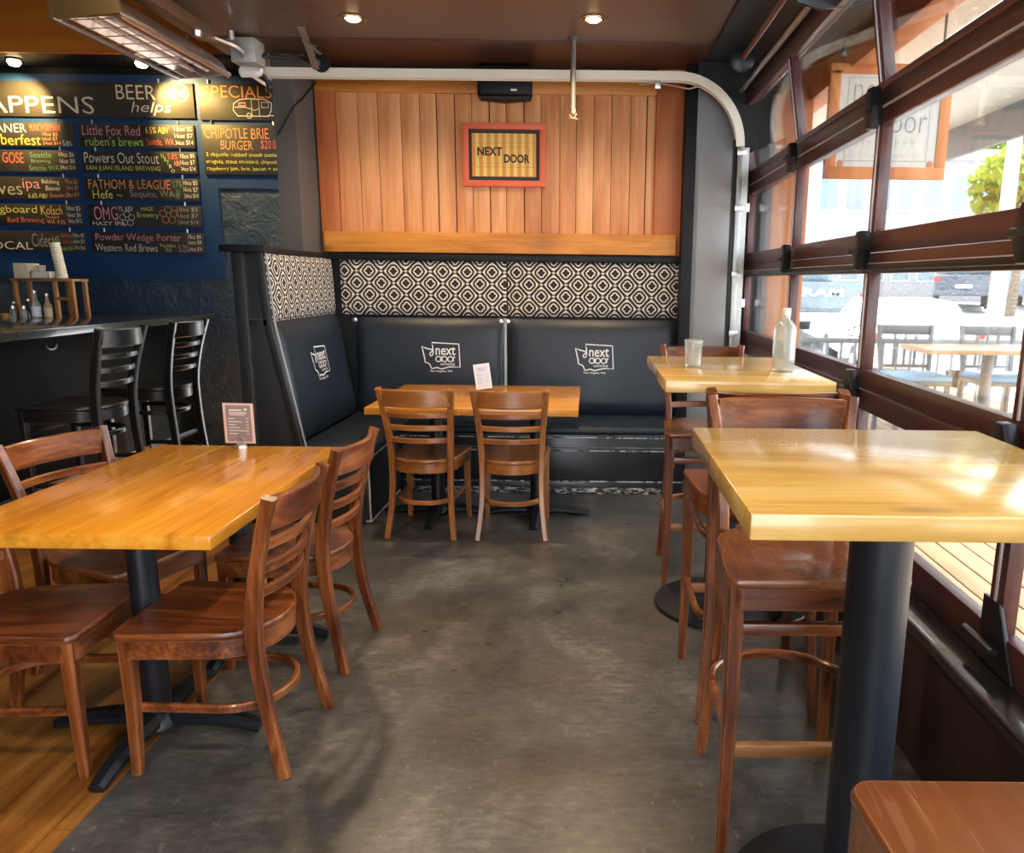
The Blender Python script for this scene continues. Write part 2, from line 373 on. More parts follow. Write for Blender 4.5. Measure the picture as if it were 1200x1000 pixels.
def ribbon(bm, pts, w, M, closed=False, lift=0.0):
    """flat stroke in the XZ plane of M"""
    P = [Vector((p[0], 0, p[1])) for p in pts]; n = len(P); L, Rr = [], []
    for i in range(n):
        t = (P[(i + 1) % n] - P[i - 1]) if closed else (P[min(i + 1, n - 1)] - P[max(i - 1, 0)])
        if t.length < 1e-9: t = Vector((1, 0, 0))
        t.normalize(); nn = Vector((-t.z, 0, t.x)) * w / 2
        L.append(bm.verts.new(M @ (P[i] + nn))); Rr.append(bm.verts.new(M @ (P[i] - nn)))
    for i in range(n if closed else n - 1):
        j = (i + 1) % n; bm.faces.new((L[i], L[j], Rr[j], Rr[i]))
def circ(cx, cz, r, n=20, a0=0, a1=2 * PI): return [(cx + r * math.cos(a0 + (a1 - a0) * i / n), cz + r * math.sin(a0 + (a1 - a0) * i / n)) for i in range(n + 1)]
T = Matrix.Translation

# ================================================================== ROOM SHELL
struct(B('floor', CONC, (-1.36, -3.0, -0.10), (1.22, 7.0, 0.0), bev=0))
bm = bmesh.new()
x = -7.0
while x < -1.37:
    x1 = min(x + 0.13, -1.36); y = -3.0 - random.random() * 1.2
    while y < 6.6:
        y1 = min(y + 1.2 + random.random() * 0.8, 6.6); box(bm, (x + 0.0012, max(y, -3) + 0.0012, -0.1), (x1 - 0.0012, y1 - 0.0012, 0.004 + random.random() * 0.0006)); y = y1
    x = x1
struct(link('floor_boards', bm, OAKF))
struct(B('ceiling', CEIL, (-2.38, -3.0, 2.87), (1.7, 5.06, 2.97), bev=0))
struct(B('ceiling_soffit', plain('soffit_brown', (0.085, 0.040, 0.030), 0.36), (-2.38, 5.06, 2.862), (1.10, 5.7, 2.97), bev=0))
struct(B('ceiling_bar', BLACK, (-7.0, -3.0, 3.9), (-2.3, 6.6, 4.0), bev=0))
struct(B('trim_1', GREYP, (-2.40, -3.0, 2.87), (-2.38, 6.5, 3.92), bev=0))
struct(B('wall_back', BLACK, (-2.09, 5.66, 0.0), (1.10, 5.80, 2.97), bev=0))
struct(B('wall_left', BLUEW, (-7.0, 6.5, 0.0), (-2.2, 6.64, 4.0), bev=0))
struct(B('wall_bar_side', BLACK, (-7.1, -3.0, 0.0), (-7.0, 6.6, 4.0), bev=0))
bm = bmesh.new(); prism(bm, [(-2.095, 5.38, 0), (-1.955, 5.38, 0), (-1.915, 5.66, 0), (-1.915, 5.80, 0), (-2.095, 5.80, 0)], (0, 0, 3.95))
struct(link('trim_2', bm, GREYP, smooth=0))                                   # grey pilaster between bar and bench
struct(B('trim_3', BLACK, (-7.0, 6.10, 3.03), (-2.3, 6.5, 3.06), bev=0.002))   # dark soffit strip over the boards
struct(B('trim_4', FASCIA, (-7.0, 6.06, 3.03), (-2.3, 6.10, 3.9), bev=0.002))  # fir fascia above it
struct(B('trim_5', BLACK, (-7.0, 6.485, 2.985), (-2.3, 6.5, 3.03), bev=0.0))
struct(B('wall_back_panel', BLUEGREY, (0.71, 5.56, 0.0), (1.06, 5.66, 2.86), bev=0.002))
struct(B('trim_6', BLACK, (0.63, 5.52, 0.0), (0.71, 5.66, 2.86), bev=0.004))
# fir cladding behind the picture
bm = bmesh.new(); edges = [-1.775]; 
for wd in (0.155, 0.135, 0.16, 0.13, 0.115, 0.125, 0.12, 0.12, 0.115, 0.125, 0.12, 0.13, 0.115, 0.12, 0.125, 0.13, 0.12): edges.append(edges[-1] + wd)
edges = [e for e in edges if e < 0.36] + [0.375, 0.44]
cl = thing('wall_back_cladding', 'wall of vertical fir planks framed by wider boards above the bench', 'wall panelling'); struct(cl)
for a, b in zip(edges, edges[1:]):
    g = 0.006 if random.random() < 0.3 else 0.0022
    d = 5.645 + random.random() * 0.006
    bm = bmesh.new(); box(bm, (a + g, d, 1.74), (b - 0.001, 5.66, 2.70), 0.002); link('plank', bm, PANEL, cl)
for nm, mt, lo, hi in (('board', PANEL_R, (-1.905, 5.625, 1.62), (-1.772, 5.66, 2.70)), ('board', PANEL_R, (0.44, 5.625, 1.62), (0.63, 5.66, 2.86)), ('board', BEAM, (-1.905, 5.628, 2.69), (0.44, 5.66, 2.81)), ('beam', BEAM, (-1.88, 5.59, 1.625), (0.60, 5.66, 1.765))):
    bm = bmesh.new(); box(bm, lo, hi, 0.004); link(nm, bm, mt, cl)

struct(B('rear_light_blocker', GREYP, (-7.0, -3.1, 0.0), (-1.3, -3.0, 3.9), bev=0))  # unseen wall added to block light and darken the bar side
struct(B('ceiling_door', plain('navy_black', (0.010, 0.012, 0.017), 0.5), (0.74, -3.0, 2.855), (1.30, 5.56, 2.862), bev=0))
bm = bmesh.new(); arc = [(0.545 + 0.44 * math.sin(a), 5.42, 2.315 + 0.44 * math.cos(a)) for a in [0.36 + (PI / 2 - 0.36) * i / 12 for i in range(13)]]
prism(bm, [(0.69, 5.42, 2.86)] + [(0.69, 5.42, 2.737)] + arc[1:] + [(1.09, 5.42, 2.315), (1.09, 5.42, 2.86)], (0, 0.13, 0)); struct(link('trim_8', bm, BLACK, smooth=0))
# low wall under the garage door
KER = plain('dark_brown_kerb', (0.040, 0.022, 0.018), 0.5, var=0.35, vscale=6)
struct(B('wall_right', KER, (1.0, -3.0, 0.0), (1.20, 5.7, 0.405), bev=0.003))
struct(B('trim_7', plain('gloss_black', (0.012, 0.016, 0.024), 0.22, 0.0, 0.6, coat=0.8), (0.985, -3.0, 0.395), (1.20, 5.7, 0.435), bev=0.018))
struct(B('wall_right_header', BLACK, (1.14, -3.0, 2.72), (1.30, 5.7, 3.2), bev=0))
struct(B('wall_right_end', BLACK, (1.10, 5.58, 0.0), (1.22, 5.80, 2.97), bev=0))

# garage door
door = struct(thing('door_1', 'dark red framed glass garage door along the right side', 'garage door'))
XD = 1.12
HILITE = plain('bead_highlight', (0.78, 0.74, 0.78), 0.35, 0.2)  # pale beads paint the white highlight lines on mullions and seams
mull = [-2.95, -1.75, -0.55, 0.65, 1.93, 3.12, 4.33]
rails = [(0.436, 0.54), (0.95, 1.03), (1.033, 1.11), (1.487, 1.565), (1.568, 1.645), (2.04, 2.100), (2.108, 2.17)]
RT = T((XD, 0, 2.17)) @ Matrix.Rotation(math.radians(-10), 4, 'Y') @ T((-XD, 0, -2.17))   # top section leans into the curve of the track
def drail(z0, z1, M=None):
    bm = bmesh.new(); box(bm, (XD - 0.022, -3.0, z0), (XD + 0.022, 5.62, z1), 0.004, M)
    link('rail', bm, DOORW, door)
for z0, z1 in rails: drail(z0, z1)
drail(2.60, 2.70, RT); drail(2.173, 2.20, RT)
glz = [(0.54, 0.95, None), (1.11, 1.487, None), (1.645, 2.04, None), (2.20, 2.60, RT)]
spans = []
ys = [-3.0] + mull + [5.62]
for gi, (z0, z1, M) in enumerate(glz):
    for k, y in enumerate(mull):
        bm = bmesh.new(); box(bm, (XD - 0.022, y - 0.035, z0 - 0.01), (XD + 0.022, y + 0.035, z1 + 0.01), 0.004, M)
        link('mullion', bm, DOORW, door)
        bm = bmesh.new(); box(bm, (XD - 0.027, y - 0.005, z0), (XD - 0.021, y + 0.005, z1), 0.001, M); link('highlight_bead', bm, HILITE, door)
    for e in (5.60, ):
        bm = bmesh.new(); box(bm, (XD - 0.022, e - 0.03, z0 - 0.01), (XD + 0.022, e + 0.03, z1 + 0.01), 0.004, M); link('stile', bm, DOORW, door)
    for a, b in zip(ys, ys[1:]):
        if b < 0.3: continue
        bm = bmesh.new(); box(bm, (XD + 0.003, a + 0.03, z0 - 0.005), (XD + 0.009, b - 0.03, z1 + 0.005), 0, M); link('pane', bm, PANE, door, smooth=0)
lettering('door_lettering', [('PATIO', -0.075, 0.075, -0.02, 0.035)], plain('decal_ink', (0.05, 0.06, 0.08), 0.5), door, T((XD + 0.0015, 3.28, 1.235)) @ Matrix.Rotation(-PI / 2, 4, 'Z') @ Matrix.Rotation(math.radians(-12), 4, 'Y'))
# beads painting seam highlights, seal strip, hinges
for z in (2.104, 1.5235):
    bm = bmesh.new(); box(bm, (XD - 0.026, -3, z - 0.0035), (XD - 0.020, 5.6, z + 0.0035), 0.001); link('highlight_bead', bm, HILITE, door)
bm = bmesh.new(); box(bm, (XD - 0.045, -3, 1.500), (XD - 0.02, 5.62, 1.522), 0.004); link('stiffener', bm, BLACKM, door)
for y in mull[3:]:
    for z in (2.10, 1.575, 1.03):
        bm = bmesh.new(); hw, hh = 0.055, 0.075
        pts = [(XD - 0.030, y - hw, z), (XD - 0.030, y - 0.02, z + hh), (XD - 0.030, y + 0.02, z + hh), (XD - 0.030, y + hw, z), (XD - 0.030, y + 0.02, z - hh), (XD - 0.030, y - 0.02, z - hh)]
        prism(bm, pts, (-0.045, 0, 0), 0.010); tube(bm, [(XD - 0.082, y - 0.035, z), (XD - 0.082, y + 0.035, z)], 0.012, 8); link('hinge', bm, BLACKM, door)
bm = bmesh.new(); prism(bm, [(XD - 0.03, 1.98, 0.44), (XD - 0.03, 1.98, 0.62), (XD - 0.03, 1.90, 0.62), (XD - 0.03, 1.80, 0.44)], (0.012, 0, 0), 0.002); tube(bm, [(XD - 0.05, 1.86, 0.50), (XD - 0.05, 2.02, 0.50)], 0.012, 10); link('hinge', bm, BLACKM, door)
for z in (1.95, 1.30, 0.9):
    bm = bmesh.new(); box(bm, (XD - 0.09, 5.50, z - 0.03), (XD - 0.03, 5.515, z + 0.03), 0.004); tube(bm, [(XD - 0.085, 5.50, z), (XD - 0.085, 5.46, z)], 0.02, 12); link('roller', bm, STEEL, door)

# horizontal / vertical door track (white enamel channel)
def trackpath():
    p = [(-2.115, 5.33, 2.732), (-1.2, 5.33, 2.734), (0.2, 5.33, 2.739), (0.505, 5.33, 2.739)]
    cx, cz, r = 0.545, 2.315, 0.424
    return p + [(cx + r * math.sin(a), 5.33, cz + r * math.cos(a)) for a in [PI / 2 * i / 14 for i in range(15)]] 
tr = thing('door_track', 'long cream steel garage door track running in front of the fir cladding', 'door track')
bm = bmesh.new(); sec = [(-0.03, -0.028), (0.03, -0.028), (0.03, 0.028), (0.024, 0.028), (0.024, -0.022), (-0.024, -0.022), (-0.024, 0.028), (-0.03, 0.028)]
sec = [(b, a) for a, b in sec][::-1]
sweep(bm, trackpath(), [(a, b) for a, b in sec], up=(0, -1, 0)); link('curved_channel', bm, WHITEP, tr)
bm = bmesh.new(); box(bm, (0.955, 5.30, 0.44), (0.992, 5.36, 2.315), 0.004); box(bm, (0.992, 5.35, 0.44), (1.04, 5.36, 2.315), 0.0); link('upright_channel', bm, GALV, tr)
bm = bmesh.new(); box(bm, (0.934, 5.315, 0.44), (0.955, 5.38, 2.36), 0.003); link('edge_angle', bm, BLACKM, tr)
for z in (2.28, 1.93, 1.5, 1.1): B('track_bolt', STEEL, (0.95, 5.294, z - 0.02), (1.01, 5.300, z + 0.02), tr, 0.002)
bm = bmesh.new(); box(bm, (0.40, 5.315, 2.665), (0.44, 5.345, 2.71), 0.002); tube(bm, [(0.3, 5.32, 2.69), (0.42, 5.32, 2.70), (0.62, 5.32, 2.665), (0.70, 5.32, 2.685)], 0.005, 6); link('track_bracket', bm, STEEL, tr)
# hanger with pulley
hg = thing('track_hanger', 'perforated grey steel hanger strap with round pulley on the track end', 'bracket')
bm = bmesh.new(); sweep(bm, [(-1.70, 4.86, 2.868), (-1.73, 5.05, 2.82), (-1.765, 5.275, 2.745)], rectsec(0.042, 0.006, .2)); sweep(bm, [(-1.66, 4.98, 2.80), (-1.72, 5.0, 2.825), (-1.69, 5.15, 2.80)], rectsec(0.02, 0.005, .2)); link('strap', bm, GALV, hg)
bm = bmesh.new(); MP = T((-1.735, 5.30, 2.785)) @ Matrix.Rotation(PI / 2, 4, 'X'); lathe(bm, [(0.056, -0.012), (0.056, -0.006), (0.042, -0.004), (0.042, 0.004), (0.056, 0.006), (0.056, 0.012)], n=28, M=MP); link('pulley', bm, BLACKM, hg)
bm = bmesh.new(); lathe(bm, [(0.022, -0.012), (0.02, 0.012)], n=16, M=T((-1.76, 5.285, 2.785)) @ Matrix.Rotation(PI / 2, 4, 'X')); link('hub', bm, STEEL, hg)
bm = bmesh.new(); tube(bm, smooth_path([(-2.05, 5.15, 2.80), (-1.95, 5.22, 2.80), (-1.84, 5.28, 2.83)]), 0.008, 8); link('cable', bm, BLACKM, hg)

# torsion shaft, springs and bearing plate at the door head
ts = thing('torsion_spring', 'dark torsion spring on a steel shaft above the garage door', 'door spring')
bm = bmesh.new(); tube(bm, [(0.98, -2.0, 2.68), (0.98, 5.55, 2.68)], 0.017, 12); link('shaft', bm, STEEL, ts)
bm = bmesh.new(); prof = []
for i in range(0, 220): prof.append((0.042 + 0.005 * (i % 2), 0.0 + i * 0.018))
lathe(bm, prof, n=14, M=T((1.06, 1.4, 2.64)) @ Matrix.Rotation(-PI / 2, 4, 'X')); link('coil', bm, BLACKM, ts)
bm = bmesh.new(); prism(bm, [(0.84, 3.55, 2.66), (0.86, 3.55, 2.61), (0.95, 3.55, 2.585), (1.05, 3.55, 2.59), (1.11, 3.55, 2.64), (1.11, 3.55, 2.80), (0.84, 3.55, 2.80)], (0, 0.02, 0), 0.003); link('bearing_plate', bm, BLACKM, ts)
for px, pz in ((0.925, 2.645), (0.97, 2.63), (1.02, 2.65)):
    bm = bmesh.new(); lathe(bm, [(0.010, 0), (0.010, 0.006), (0.004, 0.009)], n=10, M=T((px, 3.55, pz)) @ Matrix.Rotation(PI / 2, 4, 'X')); link('bolt', bm, STEEL, ts)
cp = thing('conduit', 'brown steel conduit ending in a round plate beside the torsion spring', 'pipe')
bm = bmesh.new(); tube(bm, [(0.90, 3.62, 2.765), (0.90, 5.0, 2.765)], 0.016, 10); link('pipe', bm, plain('brown_conduit', (0.20, 0.11, 0.08), 0.4), cp)
bm = bmesh.new(); lathe(bm, [(0.075, -0.01), (0.075, 0.01), (0.05, 0.02)], n=24, M=T((0.90, 5.0, 2.765)) @ Matrix.Rotation(PI / 2, 4, 'X')); link('end_plate', bm, BLACKM, cp)

# ================================================================== BANQUETTE
bq = thing('banquette', 'black L shaped corner banquette with patterned head panels and white logos', 'bench', (0, 0, 0))
bm = bmesh.new(); box(bm, (-1.30, 5.14, 0.0), (0.65, 5.64, 0.42), 0.004); box(bm, (-1.70, 4.42, 0.0), (-1.30, 5.64, 0.42), 0.004)
box(bm, (-1.29, 5.115, 0.30), (0.65, 5.15, 0.325), 0.004); box(bm, (-1.29, 5.125, 0.0), (0.65, 5.15, 0.085), 0.004); box(bm, (-1.29, 5.10, 0.395), (0.65, 5.15, 0.42), 0.004)
link('seat_box', bm, wood('scuffed_black', (0.010, 0.012, 0.015), (0.014, 0.017, 0.021), (0.024, 0.028, 0.033), 0, 0.36, 0.2, (0.75, 0.76, 0.76), 0.9), bq)
t = NT('chipped_skirt'); f = t.ramp(t.noise(t.coord((3, 3, 14), world=True), 6, 7, 0.75), [(0.50, (0,) * 3), (0.56, (1,) * 3)])
t.set(Base_Color=t.mix(f, (0.02, 0.022, 0.026), (0.62, 0.64, 0.66)), Roughness=0.6)
bm = bmesh.new(); box(bm, (-1.28, 5.118, 0.0), (0.50, 5.126, 0.045), 0.001); link('skirting', bm, t.m, bq)
bm = bmesh.new()
for pth in ([(-1.302, 4.418, 0.01), (-1.302, 4.418, 0.42)], [(-1.30, 5.13, 0.012), (-1.30, 4.42, 0.012), (-1.55, 4.42, 0.012)], [(-1.295, 4.42, 0.40), (-1.295, 5.12, 0.40)]): tube(bm, pth, 0.006, 6)
link('edge_strip', bm, plain('scuffed_edge', (0.55, 0.57, 0.58), 0.5, var=0.3), bq)
t = NT('chipped_edge'); f = t.ramp(t.noise(t.coord((5, 5, 1), world=True), 3, 6, 0.75), [(0.46, (0,) * 3), (0.54, (1,) * 3)])
t.set(Base_Color=t.mix(f, (0.03, 0.033, 0.038), (0.66, 0.68, 0.70)), Roughness=0.5)
for zz, yy in ((0.398, 5.098), (0.303, 5.113), (0.085, 5.122)):
    bm = bmesh.new(); box(bm, (-1.28, yy, zz), (0.64, yy + 0.006, zz + 0.007), 0); link('worn_edge', bm, t.m, bq)
bm = bmesh.new(); box(bm, (-1.27, 5.09, 0.42), (0.64, 5.62, 0.475), 0.02, seg=3); link('seat_cushion', bm, VINYL, bq)
bm = bmesh.new(); box(bm, (-1.72, 4.43, 0.42), (-1.265, 5.62, 0.475), 0.02, seg=3); link('seat_cushion', bm, VINYL, bq)
def cushion(w, h, th, r=0.03, nx=26, nz=14, puff=0.02):
    """upholstered pad: width w (x), height h (z), front towards -y"""
    bm = bmesh.new(); g = {}
    for i in range(nx + 1):
        for j in range(nz + 1):
            u, v = i / nx * 2 - 1, j / nz * 2 - 1
            k = (1 - abs(u) ** 14) * (1 - abs(v) ** 10); d = th * (0.25 + 0.75 * min(1, k ** 0.35)) + puff * (1 - u * u) * (1 - v * v)
            g[i, j] = bm.verts.new((u * w / 2, -d, h * (v + 1) / 2))
    for i in range(nx):
        for j in range(nz): bm.faces.new((g[i, j], g[i + 1, j], g[i + 1, j + 1], g[i, j + 1]))
    rim = [g[i, 0] for i in range(nx + 1)] + [g[nx, j] for j in range(1, nz + 1)] + [g[i, nz] for i in range(nx - 1, -1, -1)] + [g[0, j] for j in range(nz - 1, 0, -1)]
    bk = [bm.verts.new((v.co.x, 0, v.co.z)) for v in rim]; n = len(rim)
    for i in range(n): bm.faces.new((rim[i], bk[i], bk[(i + 1) % n], rim[(i + 1) % n]))
    bm.faces.new(bk[::-1]); bmesh.ops.recalc_face_normals(bm, faces=bm.faces); return bm
WA = [(0.02, 0.84), (0.26, 0.94), (0.255, 0.985), (0.985, 0.955), (1.0, 0.14), (0.74, 0.15), (0.58, 0.10), (0.50, 0.085), (0.40, 0.12), (0.26, 0.08), (0.23, 0.16), (0.20, 0.22), (0.08, 0.30), (0.06, 0.42), (0.02, 0.75)]
WA = [(0.0, 0.86), (0.10, 0.80), (0.19, 0.77), (0.27, 0.75), (0.30, 0.68), (0.28, 0.56), (0.23, 0.52), (0.20, 0.60), (0.25, 0.68), (0.29, 0.72), (0.285, 0.86), (0.26, 1.0), (0.97, 0.955), (1.0, 0.14), (0.74, 0.15), (0.62, 0.11), (0.50, 0.07), (0.40, 0.12), (0.25, 0.08), (0.22, 0.18), (0.19, 0.25), (0.08, 0.31), (0.07, 0.44), (0.03, 0.68)]
LOGO = plain('logo_white', (0.80, 0.82, 0.84), 0.5)
def logo(parent, M, s=0.275):
    h = s * 0.74; bm = bmesh.new(); ribbon(bm, [(a * s, b * h) for a, b in WA], 0.0085, M, True)
    for cx in (0.43, 0.59, 0.745): ribbon(bm, circ(cx * s, 0.42 * h, 0.067 * s, 18), 0.0075, M)
    link('state_outline', bm, LOGO, parent, smooth=0)
    lettering('logo_text', [('next', 0.36 * s, 0.88 * s, 0.56 * h, 0.86 * h), ('d', 0.49 * s, 0.515 * s, 0.33 * h, 0.60 * h), ('r', 0.82 * s, 0.875 * s, 0.34 * h, 0.52 * h), ('GASTROPUB', 0.48 * s, 0.86 * s, 0.20 * h, 0.275 * h), ('Port Angeles, WA', 0.22 * s, 0.80 * s, -0.06 * h, 0.03 * h)], LOGO, parent, M @ T((0, -0.0012, 0)), thin=0.012)
def pad(w, h, th, M, logo_at=None, flip=False):
    bm = cushion(w, h, th); bmesh.ops.transform(bm, matrix=M, verts=bm.verts); o = link('back_cushion', bm, VINYL, bq, smooth=50)
    if logo_at: logo(o, M @ T((logo_at[0], -th - 0.0245, logo_at[1])))
    return o
# back run: two cushions, slightly leaning
for x0, x1, lx in ((-1.70, -0.615, -0.055), (-0.605, 0.64, -0.12)):
    M = T(((x0 + x1) / 2, 5.60, 0.475)) @ Matrix.Rotation(math.radians(-5), 4, 'X'); pad(x1 - x0, 0.70, 0.05, M, (lx, 0.31))
# side run: one leaning cushion facing right
MS = T((-1.735, 5.03, 0.475)) @ Matrix.Rotation(math.radians(9.5), 4, 'Y') @ T((0, 0, 0)); MS = T((-1.74, 5.02, 0.475)) @ Matrix.Rotation(math.radians(-8.5), 4, 'Y') @ Matrix.Rotation(PI / 2, 4, 'Z')
pad(1.14, 0.72, 0.05, MS, (-0.22, 0.33))
def headpad(w, M, mt):
    bm = cushion(w, 0.385, 0.03, puff=0.008); bmesh.ops.transform(bm, matrix=M, verts=bm.verts); link('head_panel', bm, mt, bq, smooth=50)
headpad(1.19, T((-1.20, 5.645, 1.185)), TREL_X); headpad(1.24, T((0.025, 5.645, 1.185)), TREL_X)
headpad(1.17, T((-1.85, 5.04, 1.19)) @ Matrix.Rotation(math.radians(-2), 4, 'Y') @ Matrix.Rotation(PI / 2, 4, 'Z'), TREL_Y)
bm = bmesh.new(); box(bm, (-1.90, 5.60, 1.572), (0.64, 5.66, 1.612), 0.004); box(bm, (-2.02, 4.36, 1.575), (-1.85, 5.66, 1.612), 0.005); box(bm, (-2.05, 4.35, 1.578), (-1.80, 4.47, 1.618), 0.005); link('cap_rail', bm, BLACK, bq)
bm = bmesh.new(); pts = [(-1.99, 4.40, 0), (-1.33, 4.40, 0), (-1.33, 4.40, 0.40), (-1.68, 4.40, 0.45), (-1.81, 4.40, 1.17), (-1.835, 4.40, 1.58), (-1.99, 4.40, 1.58)]
prism(bm, pts, (0, 0.03, 0), 0.002)
box(bm, (-2.0, 4.38, 0.0), (-1.93, 4.40, 1.58), 0.004); prism(bm, [(-1.70, 4.38, 0.44), (-1.665, 4.38, 0.44), (-1.80, 4.38, 1.18), (-1.825, 4.38, 1.58), (-1.87, 4.38, 1.58), (-1.85, 4.38, 1.18)], (0, 0.02, 0), 0.004)
box(bm, (-1.93, 4.38, 1.17), (-1.82, 4.40, 1.21), 0.003); link('end_panel', bm, wood('end_black', (0.008, 0.009, 0.011), (0.012, 0.013, 0.016), (0.016, 0.018, 0.021), 2, 0.55, 0.0, (0.6, 0.6, 0.56), 0.55), bq)
bm = bmesh.new(); tube(bm, [(-1.655, 4.41, 0.44), (-1.79, 4.41, 1.17), (-1.815, 4.41, 1.575)], 0.007, 8); link('piping', bm, plain('piping_grey', (0.30, 0.31, 0.32), 0.5), bq)
for px, py in ((-1.675, 5.53), (-0.635, 5.53), (-0.585, 5.53)):
    bm = bmesh.new(); lathe(bm, [(0.016, 0), (0.016, 0.006), (0.008, 0.012)], n=14, M=T((px, 5.535, 1.15)) @ Matrix.Rotation(PI / 2, 4, 'X')); link('cushion_button', bm, STEEL, bq)
bm = bmesh.new(); tube(bm, [(-0.61, 5.545, 0.48), (-0.61, 5.575, 1.17)], 0.012, 8); link('seam_strip', bm, plain('seam_grey', (0.33, 0.37, 0.42), 0.35), bq)

# ================================================================== CHAIRS AND STOOLS
def seat_outline(fw, rw, yf, yr, n=14):
    """front straight edge at yf with rounded corners, sides tapering, rear a round arc to yr"""
    pts = []; r = 0.03
    for i in range(5): a = PI / 2 * i / 4; pts.append((fw - r + r * math.cos(a), yf - r + r * math.sin(a)))
    L = []
    yc = yr + rw * 0.82
    for i in range(5): a = PI / 2 * (1 - i / 4); L.append((-(fw - r) - r * math.cos(a), yf - r + r * math.sin(a)))
    pts = pts + L
    for i in range(1, n):
        a = PI + PI * i / n; pts.append((rw * math.cos(a) * (1.0), yc + (yc - yr) * math.sin(a)))
    return pts
def make_seat(root, sh, hw, mats, th=0.022, apron=0.058, yf=0.205, yr=-0.235, scale=1.0):
    out = seat_outline(hw, hw * 0.93, yf, yr); cy = -0.02
    bm = bmesh.new(); top = []
    K = 7
    for k in range(K + 1):
        s = 1 - k / K; ring = []
        for x, y in out:
            px, py = x * s, cy + (y - cy) * s
            dish = -0.010 * math.exp(-((px / 0.14) ** 2 + ((py + 0.03) / 0.13) ** 2) * 1.1)
            ring.append((px, py, sh + dish))
        top.append(ring)
    rings = [[(x * 0.985, cy + (y - cy) * 0.985, sh - th) for x, y in out], [(x, y, sh - th + 0.004) for x, y in out], [(x, y, sh - 0.006) for x, y in out]] + [[(x * 0.985, cy + (y - cy) * 0.985, sh) for x, y in out]] + top[1:-1]
    V = [[bm.verts.new(p) for p in rg] for rg in rings]; n = len(out)
    for a, b in zip(V, V[1:]):
        for i in range(n): bm.faces.new((a[i], a[(i + 1) % n], b[(i + 1) % n], b[i]))
    c = bm.verts.new((0, cy, sh - 0.010)); 
    for i in range(n): bm.faces.new((V[-1][i], V[-1][(i + 1) % n], c))
    bm.faces.new(V[0][::-1]); bmesh.ops.recalc_face_normals(bm, faces=bm.faces)
    link('seat', bm, mats[3] if len(mats) > 3 else mats[1], root, smooth=50)
    bm = bmesh.new(); pth = [(x * 0.93, cy + (y - cy) * 0.93, sh - th - apron / 2) for x, y in out]
    sweep(bm, pth, rectsec(0.02, apron, 0.12), closed=True); link('apron', bm, mats[0], root)
def leg_path(bm, pts, secs): sweep(bm, pts, secs, up=(0, -1, 0.001))
def make_seating(name, label, cat, group, mats, sh=0.45, top=0.86, hw=0.205, stool=False, slats=3):
    root = thing(name, label, cat, group=group)
    make_seat(root, sh, hw, mats)
    for s in (-1, 1):
        bm = bmesh.new(); x0 = hw - 0.026
        leg_path(bm, [(s * (x0 + 0.006), 0.178, 0.0), (s * x0, 0.172, sh * 0.5), (s * x0, 0.172, sh - 0.022)], [rectsec(0.028, 0.028, .14), rectsec(0.036, 0.036, .14), rectsec(0.042, 0.040, .14)]); link('front_leg', bm, mats[2], root)
    bk = top - sh
    def post(z):
        """centre line of the right rear post"""
        if z <= sh:
            k = z / sh; return Vector((0.192 - 0.024 * k - 0.012 * math.sin(PI * k), -0.262 + 0.068 * math.sin(k * PI / 2), z))
        k = (z - sh) / bk; return Vector((0.168 + 0.034 * k ** 1.6, -0.194 - 0.09 * k ** 1.5, z))
    N = 14
    for s in (-1, 1):
        bm = bmesh.new(); P, Sx = [], []
        for i in range(N + 1):
            z = top * i / N; p = post(z); P.append((s * p.x, p.y, p.z)); k = i / N
            wd = 0.030 + 0.002 * k; dp = 0.036 + 0.012 * math.exp(-((z - sh) / (0.5 * sh)) ** 2)
            Sx.append(rectsec(wd, dp, .16))
        leg_path(bm, P, Sx); link('back_post', bm, mats[2], root)
    def slat(z, h, th, bow, mat=None, nm='slat', top_curve=0.0):
        p = post(z); bm = bmesh.new(); P = []; M = 12
        for i in range(M + 1):
            u = i / M * 2 - 1; P.append((u * (p.x - 0.010), p.y - bow * (1 - u * u) - 0.002, z - top_curve * (1 - u * u)))
        sweep(bm, P, rectsec(th, h, .25)); link(nm, bm, mats[0], root)
    slat(top - 0.052, 0.096, 0.020, 0.042, nm='top_rail')
    z = top - 0.052 - 0.048 - 0.048
    for k in range(slats): slat(z, 0.031, 0.017, 0.040); z -= 0.074
    def hoop(z, w, rear, front=0.165, th=0.019, h=0.028):
        bm = bmesh.new(); P = [(-w, front, z)]; n = 16; yc = rear + w * 0.9
        P.append((-w, (front + yc) / 2, z))
        for i in range(n + 1): a = PI + PI * i / n; P.append((w * math.cos(a), yc + (yc - rear) * math.sin(a), z))
        P += [(w, (front + yc) / 2, z), (w, front, z)]
        sweep(bm, P, rectsec(th, h, .25)); link('stretcher', bm, mats[0], root)
    if stool:
        hoop(sh * 0.79, hw - 0.045, -0.205); hoop(sh * 0.44, hw - 0.025, -0.262)
        for z, h in ((0.625, 0.03), (0.297, 0.034)):
            bm = bmesh.new(); box(bm, (-hw + 0.03, 0.162, z - h / 2), (hw - 0.03, 0.186, z + h / 2), 0.004); link('foot_rail', bm, wood('worn_rail', (0.16, 0.055, 0.016), (0.30, 0.12, 0.035), (0.42, 0.2, 0.07), 0, 0.4, 0.1, (0.6, 0.33, 0.14), 0.8) if h > .032 else mats[0], root)
    else: hoop(0.20, hw - 0.045, -0.225)
    return root
DCG = 'ladder back dining chairs'
ch = make_seating('dining_chair', 'reddish ladder back chair at the big left table, nearest in the aisle', 'chair', DCG, CW)
def face(dx, dy): return math.atan2(-dx, dy)            # rotation that turns local +Y to (dx, dy)
ch.location = (-1.145, 2.215, 0); ch.rotation_euler = (0, 0, face(-1, 0.02))
dup(ch, (-1.15, 2.83, 0), face(-1, 0.05), 'ladder back chair on the aisle side of the big left table, farther from the camera')
